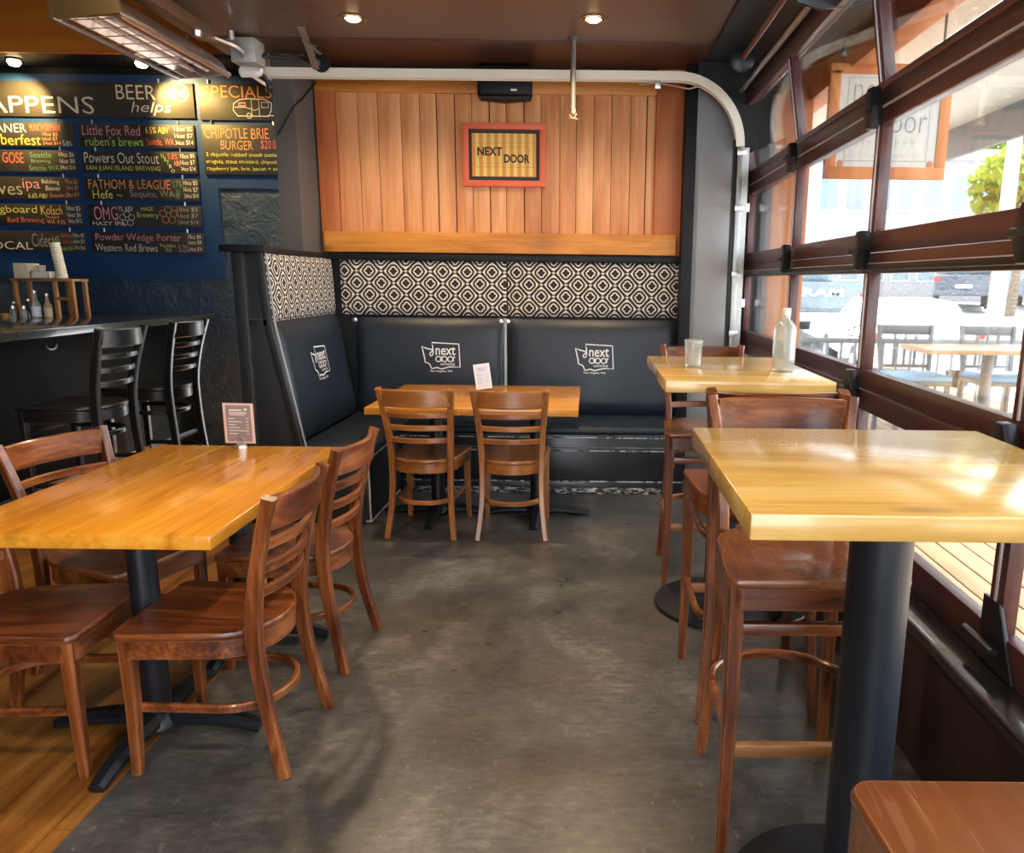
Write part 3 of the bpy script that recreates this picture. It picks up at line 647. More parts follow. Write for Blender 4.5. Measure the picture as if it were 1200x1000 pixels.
dup(ch, (-1.655, 2.185, 0), face(1, 0.06), 'dark brown chair cut by the photo edge, near bar side of the left table')
dup(ch, (-1.72, 2.70, 0), face(0.94, -0.31), 'ladder back chair pulled out askew on the bar side of the left table')
amb = make_seating('dining_chair', 'amber ladder back chair facing the bench, left of its pair', 'chair', DCG, CL)
amb.location = (-0.93, 4.41, 0); amb.rotation_euler = (0, 0, face(0.06, 1))
dup(amb, (-0.435, 4.40, 0), face(-0.02, 1), 'amber ladder back chair facing the bench in front of the small upright card')
st = make_seating('bar_stool', 'tall wooden stool with its seat under the near high table', 'bar stool', 'wooden bar stools by the garage door', CW + [worn_seat()], sh=0.76, top=1.125, hw=0.222, stool=True)
st.location = (0.555, 1.91, 0); st.rotation_euler = (0, 0, face(0, -1))
dup(st, (0.575, 2.60, 0), face(0, 1), 'tall wooden stool back to back with the near table stool, facing the far high table')
dup(st, (0.575, 3.68, 0), face(0, -1), 'tall wooden stool on the bench side of the far high table')
dup(st, (0.592, 0.765, 0), face(0, 1), 'tall wooden stool cropped at the bottom corner, only scratched seat showing')
bs = make_seating('bar_stool', 'black bar stool at the dark counter, nearer one with bright back post', 'bar stool', 'black stools at the bar counter', DARKW, sh=0.76, top=1.17, hw=0.225, stool=True)
bs.location = (-2.80, 4.17, 0); bs.rotation_euler = (0, 0, face(-1, 0))
dup(bs, (-2.82, 4.92, 0), face(-1, 0), 'black bar stool at the dark counter, close to the blue wall')

# ================================================================== TABLES
def plank_top(root, x0, x1, y0, y1, z0, z1, mat, along_y=True, n=4, name='tabletop'):
    bm = bmesh.new()
    box(bm, (x0, y0, z0), (x1, y1, z1), 0.004)
    for i in range(0):
        if along_y: a = x0 + (x1 - x0) * i / n; b = x0 + (x1 - x0) * (i + 1) / n; box(bm, (a + 0.0003, y0, z0), (b - 0.0003, y1, z1), 0.003)
        else: a = y0 + (y1 - y0) * i / n; b = y0 + (y1 - y0) * (i + 1) / n; box(bm, (x0, a + 0.0003, z0), (x1, b - 0.0003, z1), 0.003)
    return link(name, bm, mat, root)
def cross_base(root, x, y, zt, r=0.042, L=0.33, post_name='post'):
    bm = bmesh.new(); lathe(bm, [(r, 0.055), (r, zt)], (x, y, 0), 24); box(bm, (x - 0.16, y - 0.16, zt - 0.012), (x + 0.16, y + 0.16, zt), 0.003); link(post_name, bm, BLACKM, root)
    bm = bmesh.new(); lathe(bm, [(0.075, 0.03), (0.07, 0.055), (0.05, 0.075)], (x, y, 0), 24)
    for k in range(4):
        a = PI / 2 * k; d = Vector((math.cos(a), math.sin(a), 0)); P = [Vector((x, y, 0.05)) + d * 0.04, Vector((x, y, 0.05)) + d * 0.15, Vector((x, y, 0.035)) + d * 0.27, Vector((x, y, 0.018)) + d * L]
        sweep(bm, P, [rectsec(0.075, 0.055, .35), rectsec(0.068, 0.05, .35), rectsec(0.058, 0.042, .35), rectsec(0.048, 0.034, .35)])
    link('base', bm, BLACKM, root)
lt = thing('dining_table', 'long orange pine dining table on two black pedestals at the left', 'table', (-1.42, 2.58, 0))
o = lambda p: p
def local(root, fn):
    fn(); 
plank_top(lt, -0.385, 0.385, -0.575, 0.575, 0.708, 0.75, PINE, True, 5)
cross_base(lt, 0.035, -0.32, 0.708); cross_base(lt, 0.035, 0.34, 0.708)
mt = thing('dining_table', 'pine dining table in front of the bench behind two amber chairs', 'table', (-0.66, 4.73, -0.015))
plank_top(mt, -0.60, 0.60, -0.49, 0.49, 0.71, 0.75, PINE_X, False, 4)
cross_base(mt, -0.28, -0.08, 0.71); cross_base(mt, 0.34, -0.08, 0.71)
def bar_table(label, loc, hx, hy):
    r = thing('bar_table', label, 'bar table', loc, group='high pine tables by the garage door')
    plank_top(r, -hx, hx, -hy, hy, 1.042, 1.088, PINE_BAR, False, 4)
    bm = bmesh.new(); lathe(bm, [(0.066, 0.03), (0.064, 1.03)], n=32); box(bm, (-0.18, -0.18, 1.03), (0.18, 0.18, 1.042), 0.003); link('post', bm, plain('post_black', (0.020, 0.026, 0.036), 0.42, 0.2, var=0.2, vscale=8), r)
    bm = bmesh.new(); lathe(bm, [(0.285, 0.0), (0.29, 0.006), (0.285, 0.016), (0.22, 0.028), (0.09, 0.042)], n=48); link('base', bm, BLACKM, r); return r
nb = bar_table('high pine bar table closest to the camera by the garage door', (0.620, 1.54, 0), 0.36, 0.365)
fb = bar_table('high pine bar table by the garage door with a glass and a bottle', (0.60, 3.30, 0), 0.318, 0.47)

# ================================================================== SMALL THINGS ON THE TABLES
def card(label, loc, rz, tilt, ink, paper, w, h, holder=True, roll=0.0):
    r = thing('table_card', label, 'menu card', loc, rz); z0 = 0.018 if holder else 0.002
    bm = bmesh.new(); box(bm, (-w / 2, -0.001, 0), (w / 2, 0.001, h), 0); M = T((0, 0, z0)) @ Matrix.Rotation(roll, 4, 'Y') @ Matrix.Rotation(tilt, 4, 'X'); bmesh.ops.transform(bm, matrix=M, verts=bm.verts); c = link('card', bm, paper[0], r, smooth=0)
    bm = bmesh.new(); box(bm, (-w * 0.41, -0.0018, h * 0.05), (w * 0.41, -0.0011, h * 0.95), 0, M=M); link('printed_panel', bm, paper[1], r, smooth=0)
    ML = M @ T((0, -0.0026, 0)); random.seed(3)
    bm = bmesh.new()
    def stroke(x0, x1, z, wd):
        q = [(x0 + (x1 - x0) * k / 9, z + random.uniform(-0.0006, 0.0006)) for k in range(10)]; ribbon(bm, q, wd, ML)
    stroke(-w * .30, w * .12, h * .83, 0.006); stroke(-w * .30, w * .28, h * .765, 0.004); stroke(-w * .28, w * .22, h * .72, 0.004); stroke(w * .20, w * .30, h * .85, 0.008)
    for k in range(6): stroke(-w * .34, (-.12, .10, -.10, .02, .30, -.05)[k] * w, h * (.62 - .075 * k), 0.0032); stroke(w * .25, w * .33, h * (.62 - .075 * k), 0.0032)
    link('print', bm, ink, r, smooth=0)
    if holder:
        bm = bmesh.new(); lathe(bm, [(0.026, 0), (0.024, 0.01), (0.012, 0.018), (0.004, 0.022)], n=20); ring = [(0.018 * math.cos(a), -0.006, 0.033 + 0.016 * math.sin(a)) for a in [2 * PI * i / 16 for i in range(16)]]
        sweep(bm, ring, ringsec(0.002, 6), up=(0, 1, 0), closed=True); link('holder', bm, STEEL, r)
    return r
card('grey drink menu card in a round metal holder on the long left table', (-1.445, 3.12, 0.75), math.radians(-3), 0, INK['w'], (plain('card_pink', (0.72, 0.55, 0.52), 0.4), plain('card_grey', (0.28, 0.245, 0.26), 0.4)), 0.128, 0.168)
card('pale blue white card leaning upright on the table by the bench', (-0.685, 4.98, 0.741), math.radians(8), math.radians(-10), plain('ink_grey', (0.45, 0.48, 0.62), 0.6), (PAPER, plain('card_pale', (0.70, 0.76, 0.90), 0.5)), 0.105, 0.165, False, math.radians(-7))
gl = thing('drinking_glass', 'clear textured tumbler standing on the far high table', 'glass', (0.445, 3.30, 1.088))
bm = bmesh.new(); lathe(bm, [(0.030, 0.0), (0.034, 0.004), (0.039, 0.115), (0.036, 0.115), (0.031, 0.010), (0.001, 0.010)], n=28); link('glass_body', bm, DRINK, gl)
bm = bmesh.new(); lathe(bm, [(0.0405, 0.103), (0.0405, 0.115), (0.038, 0.117)], n=28); link('rim', bm, DRINK, gl)
bo = thing('water_bottle', 'clear round shouldered glass water bottle on the far high table', 'bottle', (0.80, 3.17, 1.088))
bm = bmesh.new(); lathe(bm, [(0.040, 0), (0.046, 0.006), (0.046, 0.165), (0.043, 0.185), (0.030, 0.205), (0.019, 0.215), (0.0175, 0.238), (0.013, 0.238), (0.016, 0.213), (0.04, 0.18), (0.042, 0.012), (0.001, 0.01)], n=32); link('bottle_body', bm, BOTTLEG, bo)
bm = bmesh.new(); lathe(bm, [(0.018, 0.222), (0.0185, 0.238), (0.0185, 0.256), (0.015, 0.260)], n=20); link('stopper', bm, WHITE, bo)

# ================================================================== BACK WALL THINGS
pf = thing('framed_picture', 'framed striped print with old lettering on the fir plank wall', 'picture', (-0.61, 5.643, 2.08))
bm = bmesh.new()
for lo, hi in (((-0.285, -0.035, 0), (0.285, 0, 0.042)), ((-0.285, -0.035, 0.378), (0.285, 0, 0.42)), ((-0.285, -0.035, 0.0415), (-0.245, 0, 0.3785)), ((0.245, -0.035, 0.0415), (0.285, 0, 0.3785))): box(bm, lo, hi, 0.003)
link('frame', bm, plain('coral_frame', (0.78, 0.16, 0.075), 0.5), pf)
B('mat_board', plain('mat_black', (0.03, 0.022, 0.024), 0.6), (-0.247, -0.022, 0.04), (0.247, -0.004, 0.38), pf, 0)
t = NT('striped_print'); tc = t.n('ShaderNodeTexCoord'); sp = t.n('ShaderNodeSeparateXYZ'); t.put(sp.inputs[0], tc.outputs['Object'])
fr = t.M('FRACT', t.M('ADD', t.M('DIVIDE', sp.outputs[0], 0.053), 20.25)); f = t.ramp(fr, [(0.0, (0,) * 3), (0.5, (1,) * 3)], 'CONSTANT')
t.set(Base_Color=t.mix(f, (0.80, 0.34, 0.07), (0.90, 0.68, 0.19)), Roughness=0.5)
B('print', t.m, (-0.222, -0.026, 0.068), (0.222, -0.02, 0.352), pf, 0)
INKB = plain('print_ink', (0.06, 0.03, 0.02), 0.6); INKL = plain('print_ink_pale', (0.45, 0.20, 0.05), 0.6)
lettering('picture_lettering', [('NEXT', -0.185, -0.012, 0.205, 0.262), ('DOOR', 0.0, 0.178, 0.158, 0.216)], INKB, pf, T((0, -0.0275, 0)), thin=0.035)
bm = bmesh.new(); M = T((0, -0.0275, 0))
for r_ in ([(-0.20, 0.13), (-0.20, 0.29), (0.20, 0.29), (0.20, 0.13)], ): ribbon(bm, r_ + [r_[0]], 0.002, M)
for a, b in (((-0.17, 0.155), (-0.17, 0.20)), ((-0.17, 0.155), (-0.02, 0.155)), ((-0.008, 0.155), (-0.008, 0.27)), ((0.02, 0.262), (0.175, 0.262)), ((0.175, 0.262), (0.175, 0.222))): ribbon(bm, [a, b], 0.002, M)
link('picture_line', bm, INKL, pf, smooth=0)
sp_ = thing('loudspeaker', 'black loudspeaker mounted high above the framed picture', 'speaker', (-0.595, 5.645, 2.62))
bm = bmesh.new(); box(bm, (-0.185, -0.12, 0.03), (0.185, -0.0, 0.235), 0.03, seg=4); link('cabinet', bm, BLACK, sp_, smooth=50)
bm = bmesh.new(); prism(bm, [(-0.18, -0.125, 0.035), (0.18, -0.125, 0.035), (0.17, -0.125, 0.02), (0.0, -0.125, 0.005), (-0.17, -0.125, 0.02)], (0, 0.10, 0), 0.004); link('grille', bm, plain('grille_black', (0.01, 0.01, 0.01), 0.7), sp_)
B('badge', WHITE, (0.045, -0.127, 0.065), (0.085, -0.119, 0.078), sp_, 0.001)
B('wall_bracket', BLACKM, (-0.05, -0.04, 0.2), (0.05, 0, 0.25), sp_, 0.002)
sk = thing('sprinkler', 'fire sprinkler on a vertical pipe hanging before the planks', 'sprinkler', (-0.12, 5.0, 2.87))
bm = bmesh.new(); lathe(bm, [(0.02, -0.40), (0.017, -0.395), (0.017, 0)], n=14); lathe(bm, [(0.035, -0.012), (0.035, 0)], n=16); link('pipe', bm, plain('pipe_grey', (0.16, 0.155, 0.15), 0.6, 0.3), sk)
bm = bmesh.new(); lathe(bm, [(0.014, -0.43), (0.018, -0.40)], n=12); lathe(bm, [(0.036, -0.462), (0.036, -0.458), (0.008, -0.452)], n=16)
for s in (-1, 1): tube(bm, [(s * 0.014, 0, -0.41), (s * 0.024, 0, -0.43), (s * 0.004, 0, -0.455)], 0.004, 6)
link('sprinkler_head', bm, plain('brass', (0.62, 0.52, 0.33), 0.35, 0.6), sk)
eb = thing('junction_box', 'galvanised square electrical box on the ceiling edge with white sensor', 'junction box', (-2.12, 5.1, 2.72))
bm = bmesh.new(); box(bm, (-0.075, -0.075, 0.0), (0.075, 0.075, 0.14), 0.006); link('box_body', bm, plain('box_grey', (0.50, 0.52, 0.50), 0.45, 0.3, var=0.2), eb)
bm = bmesh.new(); lathe(bm, [(0.02, 0.07), (0.03, 0.05), (0.03, -0.05), (0.02, -0.06)], n=16, M=T((0.01, -0.02, -0.045)) @ Matrix.Rotation(PI / 2, 4, 'Y')); link('sensor', bm, WHITE, eb)
bm = bmesh.new(); tube(bm, smooth_path([(0.03, 0, -0.045), (0.08, 0.04, -0.06), (0.085, 0.08, -0.14)]), 0.012, 8); tube(bm, [(-0.07, 0, 0.04), (-0.35, 0.0, 0.06), (-0.6, 0.05, 0.06)], 0.014, 8); tube(bm, [(0.07, 0.03, 0.06), (0.10, 0.04, 0.06), (0.11, 0.04, 0.08)], 0.011, 8); link('conduit', bm, BLACKM, eb)
cbl = bmesh.new(); tube(cbl, [(-1.89, 5.62, 2.745), (-1.93, 5.45, 2.60), (-1.955, 5.366, 2.54), (-2.075, 5.366, 2.36)], 0.006, 6); tag(link('cable', cbl, BLACK), 'thin black cable slanting across the grey pilaster', 'cable')
def downlight(label, x, y, z, r=0.06):
    d = thing('recessed_light', label, 'ceiling light', (x, y, z), group='recessed ceiling lights')
    bm = bmesh.new(); lathe(bm, [(r, 0.0), (r + 0.018, -0.004), (r + 0.016, 0.004), (r * 0.7, 0.003)], n=28); link('trim_ring', bm, plain('ring_bronze', (0.22, 0.14, 0.09), 0.35, 0.4), d)
    bm = bmesh.new(); lathe(bm, [(r * 0.74, -0.002), (r * 0.5, -0.012), (0.002, -0.018)], n=24); link('bulb', bm, BULB, d)
    return d
downlight('recessed warm ceiling light near the left end of the door track', -1.35, 4.70, 2.87)
downlight('recessed warm ceiling light near the sprinkler pipe', 0.0, 4.66, 2.87)
for x, y in ((-1.35, 4.70), (0.0, 4.66), (-1.35, 2.5), (0.0, 2.5), (-1.35, 0.6), (0, 0.6)):  # the four nearer spots are unseen, added to brighten the room
    lamp('SPOT', (x, y, 2.84), 55 if y > 4 else 40, (1.0, 0.74, 0.46), 0.06, (x, y, 0), 140, 0.8)
def spotlight(label, x):
    d = thing('spotlight', label, 'spotlight', (x, 6.24, 3.03), group='spotlights over the chalkboards')
    bm = bmesh.new(); lathe(bm, [(0.05, 0.0), (0.05, -0.012), (0.042, -0.014)], n=20); link('collar', bm, BLACKM, d)
    bm = bmesh.new(); lathe(bm, [(0.04, -0.012), (0.045, -0.03), (0.03, -0.05), (0.002, -0.056)], n=20); link('bulb', bm, BULB, d)
    lamp('SPOT', (x, 6.20, 2.96), 75, (1.0, 0.66, 0.22), 0.03, (x + (0.25 if x > -4 else -0.2), 6.5, 2.66), 95, 0.8)
spotlight('small warm spotlight above the word HAPPENS on the chalkboard', -4.36); spotlight('small warm spotlight beside the heater end, above the round emblem', -3.40)

# patio heater
ht = thing('radiant_heater', 'long copper and steel radiant heater hanging below the dark ceiling edge', 'heater', (-2.30, 4.36, 2.62), math.radians(0))
def hb(z): return z
bm = bmesh.new(); sec = [(-0.155, -0.02), (-0.15, -0.03), (-0.10, 0.045), (-0.05, 0.085), (0.03, 0.085), (0.09, 0.045), (0.145, -0.005), (0.15, 0.005), (0.10, 0.06), (0.04, 0.10), (-0.06, 0.10), (-0.115, 0.055)]
sweep(bm, [(0, -0.55, 0), (0, 0.52, 0)], [(-a, b) for a, b in sec]); link('reflector', bm, plain('heater_copper', (0.62, 0.44, 0.33), 0.32, 0.85, var=0.15), ht)
bm = bmesh.new(); prism(bm, [(-0.17, -0.56, -0.035), (0.165, -0.56, -0.01), (0.13, -0.60, 0.12), (-0.15, -0.60, 0.12)], (0, 0.03, 0), 0.004)
link('end_cap', bm, plain('heater_gold', (0.66, 0.44, 0.16), 0.3, 0.8), ht)
bm = bmesh.new(); prism(bm, [(-0.16, 0.52, -0.035), (0.155, 0.52, -0.01), (0.10, 0.53, 0.06), (0.03, 0.53, 0.10), (-0.06, 0.53, 0.10), (-0.12, 0.53, 0.06)], (0, 0.012, 0), 0.003); link('end_cap', bm, STEEL, ht)
for x in (-0.055, 0.035):
    bm = bmesh.new(); tube(bm, [(x, -0.52, 0.012), (x, 0.50, 0.012)], 0.014, 10); link('heating_tube', bm, plain('quartz', (0.85, 0.66, 0.58), 0.25, var=0.1), ht)
bm = bmesh.new()
for k in range(9):
    y = -0.5 + k * 0.125; tube(bm, [(-0.15, y, -0.026), (0.145, y + 0.03, -0.004)], 0.0025, 6)
for x in (-0.10, 0.0, 0.09): tube(bm, [(x, -0.55, -0.018 + x * 0.08), (x, 0.52, -0.018 + x * 0.08)], 0.0022, 6)
link('wire_guard', bm, STEEL, ht)
bm = bmesh.new(); box(bm, (-0.168, -0.56, -0.04), (-0.148, 0.53, -0.02), 0.003); box(bm, (0.14, -0.56, -0.015), (0.16, 0.53, 0.005), 0.003); link('side_rim', bm, STEEL, ht)
bm = bmesh.new()
for y in (-0.3, 0.35): tube(bm, [(0.0, y, 0.09), (0.0, y, 0.26)], 0.007, 8)
box(bm, (0.03, -0.5, 0.15), (0.12, 0.45, 0.22), 0.006); link('gas_train', bm, plain('heater_brown', (0.25, 0.15, 0.09), 0.4, 0.5), ht)
bm = bmesh.new(); lathe(bm, [(0.025, 0), (0.03, 0.03), (0.02, 0.05)], (0.11, 0.25, 0.12), 14); lathe(bm, [(0.018, 0), (0.018, 0.05)], (0.21, 0.45, 0.16), 12); tube(bm, smooth_path([(0.10, 0.45, 0.18), (0.2, 0.6, 0.15), (0.12, 0.8, 0.10), (0.22, 0.95, 0.02)]), 0.013, 8); link('gas_valve', bm, STEEL, ht)

# ================================================================== CHALKBOARDS
WY = 6.497
bp = B('blue_backing_panel', BLUEP, (-7.0, 6.488, 1.42), (-3.02, 6.4995, 2.984), bev=0); tag(bp, 'deep blue painted panel carrying the rows of beer chalkboards', 'wall panel')
bp2 = B('blue_backing_panel', BLUEP, (-3.018, 6.488, 2.14), (-2.2, 6.4995, 2.984), bev=0); tag(bp2, 'narrower blue painted panel carrying the specials chalkboards', 'wall panel')
def board(label, x0, z0, x1, z1, texts, draw=None):
    r = thing('chalkboard', label, 'chalkboard', (x0, 6.488, z0), group='chalkboard menu panels'); W, Hh = x1 - x0, z1 - z0
    B('panel', CHALK, (0, -0.014, 0), (W, -0.002, Hh), r, 0.002)
    bm = bmesh.new()
    for fx in (0.12, 0.86):
        lathe(bm, [(0.006, 0), (0.006, 0.03)], (W * fx, -0.008, Hh), 8)
    link('hook', bm, STEEL, r)
    M = T((0, -0.0155, 0)); by = {}
    for tx in texts: by.setdefault(tx[5], []).append((tx[0], tx[1] * W, tx[2] * W, tx[3] * Hh, tx[4] * Hh) + ((tx[6],) if len(tx) > 6 else ()))
    for c, L in by.items(): lettering('chalk_text', L, INK[c], r, M, wob=0.006, thin=-0.004)
    for c, strokes in (draw or {}).items():
        bm = bmesh.new()
        for s, wd in strokes: ribbon(bm, [(a * W, b * Hh) for a, b in s], wd, M)
        link('chalk_drawing', bm, INK[c], r, smooth=0)
def price(x0, x1, a, b, c, col='o', ab=('10oz', '16oz', '34oz')):
    return [('%s %s' % (n, p), x0, x1, z0, z0 + 0.22, col) for n, p, z0 in zip(ab, (a, b, c), (0.70, 0.41, 0.11))]
board('wide header chalkboard with large HAPPENS and BEER helps', -5.05, 2.665, -3.145, 2.925,
      [('HAPPENS', 0.05, 0.585, 0.10, 0.58, 'w'), ('BEER', 0.68, 0.845, 0.52, 0.93, 'w'), ('helps', 0.735, 0.905, 0.06, 0.46, 'w', 0.25), ('nd', 0.925, 0.968, 0.60, 0.85, 'w')],
      {'w': [([(0.946 + 0.034 * a, 0.725 + 0.25 * b) for a, b in circ(0, 0, 1, 22)], 0.006)]})
r_ = [(math.cos(a), math.sin(a)) for a in [2 * PI * i / 22 for i in range(23)]]
X0, X1 = -4.08, -3.165
board('chalkboard reading Little Fox Red', X0, 2.44, X1, 2.615, [('Little Fox Red', 0.03, 0.53, 0.52, 0.94, 'p'), ("ruben's brews", 0.05, 0.55, 0.06, 0.46, 'g'), ('6.5% ABV', 0.58, 0.78, 0.62, 0.9, 'y'), ('Seattle, WA', 0.58, 0.82, 0.08, 0.42, 'r')] + price(0.83, 0.985, '$5', '$7', '$14', 'w'))
board('chalkboard reading Powers Out Stout', X0, 2.245, X1, 2.41, [('Powers Out Stout', 0.02, 0.67, 0.46, 0.95, 'w'), ('SAN JUAN ISLAND BREWING', 0.03, 0.68, 0.06, 0.34, 'l'), ('N', 0.69, 0.715, 0.72, 0.92, 'g'), ('I', 0.72, 0.73, 0.58, 0.76, 'g'), ('T', 0.735, 0.76, 0.42, 0.6, 'g'), ('R', 0.755, 0.78, 0.24, 0.42, 'w'), ('O', 0.77, 0.80, 0.05, 0.22, 'w'), ('5.8%', 0.75, 0.84, 0.66, 0.92, 'r'), ('ABV', 0.80, 0.86, 0.34, 0.58, 'o')] + price(0.86, 0.985, '$5', '$7', '$14', 'w'))
board('chalkboard reading Fathom and League Hefe', X0, 2.035, X1, 2.205, [('FATHOM & LEAGUE', 0.03, 0.75, 0.52, 0.94, 'o'), ('Hefe ~', 0.06, 0.32, 0.08, 0.46, 'l'), ('Sequim, WA', 0.39, 0.78, 0.06, 0.46, 'd'), ('5.7%', 0.77, 0.85, 0.62, 0.92, 'e'), ('ABV', 0.79, 0.83, 0.1, 0.5, 'e')] + price(0.865, 0.99, '$5', '$7', '$14', 'w'))
fl = lambda cx, cz, r: [([(cx + r * 0.55 * math.cos(b) * 0.19 / 0.19 * 0.19 + 0.0 * a_ + (r * 0.19) * math.cos(a) * 0.9, cz + r * 0.9 * math.sin(b) * 0.55 + r * 0.9 * math.sin(a)) for a in [2 * PI * i / 10 for i in range(11)] for a_ in (0,)], 0.003) for b in [2 * PI * j / 5 for j in range(5)]]
def flower(cx, cz, r):
    out = []
    for j in range(5):
        b = 2 * PI * j / 5 + 0.3; ox, oz = cx + r * 0.19 * math.cos(b), cz + r * math.sin(b); out.append(([(ox + r * 0.12 * math.cos(a), oz + r * 0.62 * math.sin(a)) for a in [2 * PI * i / 10 for i in range(11)]], 0.004))
    return out
board('chalkboard reading OMG hazy IPA with two flowers', X0, 1.83, X1, 1.998, [('OMG', 0.05, 0.26, 0.30, 0.92, 'p'), ('7% ABV', 0.27, 0.40, 0.70, 0.94, 'w'), ('HAZY IPA', 0.03, 0.32, 0.05, 0.24, 'w'), ('MAQE', 0.47, 0.58, 0.72, 0.92, 'l'), ('Brewery', 0.43, 0.62, 0.36, 0.68, 'g')] + price(0.79, 0.97, '$5', '$7', '$14', 'd'),
      {'w': flower(0.34, 0.36, 0.22), 'o': flower(0.71, 0.55, 0.26)})
board('chalkboard reading Powder Wedge Porter', X0, 1.62, X1, 1.785, [('Powder Wedge Porter', 0.04, 0.80, 0.50, 0.94, 'p'), ('Western Red Brews', 0.03, 0.58, 0.08, 0.44, 'w'), ('Poulsbo', 0.61, 0.75, 0.30, 0.46, 'l'), ('WA', 0.65, 0.71, 0.06, 0.24, 'g'), ('5.2%', 0.77, 0.86, 0.08, 0.42, 'd')] + price(0.865, 0.98, '$6', '$8', '$16', 'w'))
Z0, Z1 = -5.0, -4.13
board('chalkboard cut by the photo edge reading Oktoberfest', Z0, 2.44, Z1, 2.62, [('PAULANER', 0.05, 0.58, 0.58, 0.94, 'b'), ('MUNICH GERMANY', 0.61, 0.90, 0.64, 0.92, 'r'), ('Oktoberfest', 0.05, 0.70, 0.06, 0.5, 'y'), ('5.8%', 0.90, 0.985, 0.04, 0.26, 'b')] + [('10oz $5', 0.72, 0.86, 0.44, 0.60, 'o'), ('16oz $7', 0.72, 0.86, 0.25, 0.4, 'o'), ('34oz $14', 0.72, 0.88, 0.06, 0.2, 'o')])
board('chalkboard cut by the photo edge with red GOSE', Z0, 2.245, Z1, 2.41, [('HOUSE GOSE', 0.05, 0.52, 0.42, 0.9, 'r'), ('Seattle', 0.58, 0.78, 0.68, 0.92, 'e'), ('Brewing', 0.59, 0.77, 0.40, 0.6, 'e'), ('Seattle WA', 0.56, 0.84, 0.08, 0.32, 'e')] + price(0.85, 0.99, '$6', '$8', '$16', 'w'))
board('chalkboard cut by the photo edge with pink ipa', Z0, 2.035, Z1, 2.205, [('waves', 0.05, 0.47, 0.2, 0.6, 'd'), ('ipa', 0.48, 0.64, 0.36, 0.92, 'p'), ('Belching', 0.66, 0.82, 0.66, 0.9, 'w'), ('Beaver', 0.69, 0.83, 0.40, 0.62, 'w'), ('6.6% ABV', 0.52, 0.70, 0.06, 0.28, 'l'), ('Oceanside CA', 0.72, 0.90, 0.10, 0.28, 'o')] + price(0.88, 0.99, '$5', '$7', '$14', 'o'))
board('chalkboard cut by the photo edge with yellow Longboard Kolsch', Z0, 1.83, Z1, 1.998, [('Longboard', 0.05, 0.58, 0.48, 0.92, 'l'), ('Kolsch', 0.62, 0.82, 0.5, 0.92, 'y'), ('Red Brewing', 0.30, 0.64, 0.08, 0.38, 'r'), ('Poulsbo', 0.66, 0.78, 0.34, 0.48, 'o'), ('WA 4.5%', 0.66, 0.84, 0.08, 0.28, 'o')] + price(0.86, 0.99, '$5', '$6', '$12', 'w'))
board('chalkboard cut by the photo edge with grey Cider', Z0, 1.62, Z1, 1.785, [('LOCAL', 0.05, 0.50, 0.12, 0.5, 'w'), ('Cider', 0.50, 0.68, 0.24, 0.9, 'd'), ('6.6%', 0.69, 0.76, 0.5, 0.8, 'l'), ('ABV', 0.70, 0.76, 0.2, 0.4, 'l'), ('Schilling', 0.78, 0.88, 0.68, 0.9, 'r'), ('Local Cider', 0.78, 0.89, 0.40, 0.6, 'r'), ('Auburn WA', 0.77, 0.88, 0.08, 0.3, 'g')] + price(0.89, 0.99, '$5', '$7', '$14', 'w'))
board('specials chalkboard with a drawing of a camper trailer', -3.105, 2.655, -2.44, 2.925, [('SPECIALS', 0.06, 0.87, 0.62, 0.95, 'o')],
      {'w': [([(0.45, 0.12), (0.40, 0.28), (0.41, 0.46), (0.48, 0.57), (0.60, 0.60), (0.78, 0.58), (0.86, 0.48), (0.85, 0.28), (0.82, 0.12), (0.45, 0.12)], 0.007), ([(0.62, 0.12), (0.62, 0.57), (0.71, 0.57), (0.71, 0.12)], 0.005), ([(0.42, 0.36), (0.55, 0.36), (0.66, 0.28), (0.71, 0.34)], 0.005), ([(0.80, 0.14), (0.92, 0.14)], 0.006), ([(0.585 + 0.03 * a, 0.13 + 0.07 * b) for a, b in circ(0, 0, 1, 12)], 0.006), ([(0.74, 0.36), (0.82, 0.36), (0.82, 0.50), (0.74, 0.50), (0.74, 0.36)], 0.005)], 'p': [([(0.47, 0.40), (0.55, 0.40), (0.55, 0.48), (0.47, 0.48), (0.47, 0.40)], 0.012)]})
board('specials chalkboard reading Chipotle Brie Burger', -3.105, 2.245, -2.44, 2.622, [('CHIPOTLE BRIE', 0.03, 0.80, 0.72, 0.93, 'o'), ('BURGER', 0.22, 0.60, 0.50, 0.68, 'o'), ('$20.00', 0.70, 0.92, 0.50, 0.70, 'r'), ('2 chipotle rubbed smash patties,', 0.03, 0.93, 0.34, 0.44, 'l'), ('arugula, stout mustard, chipotle', 0.03, 0.90, 0.20, 0.30, 'l'), ('raspberry jam, brie, bacon + side', 0.03, 0.93, 0.06, 0.16, 'l')])

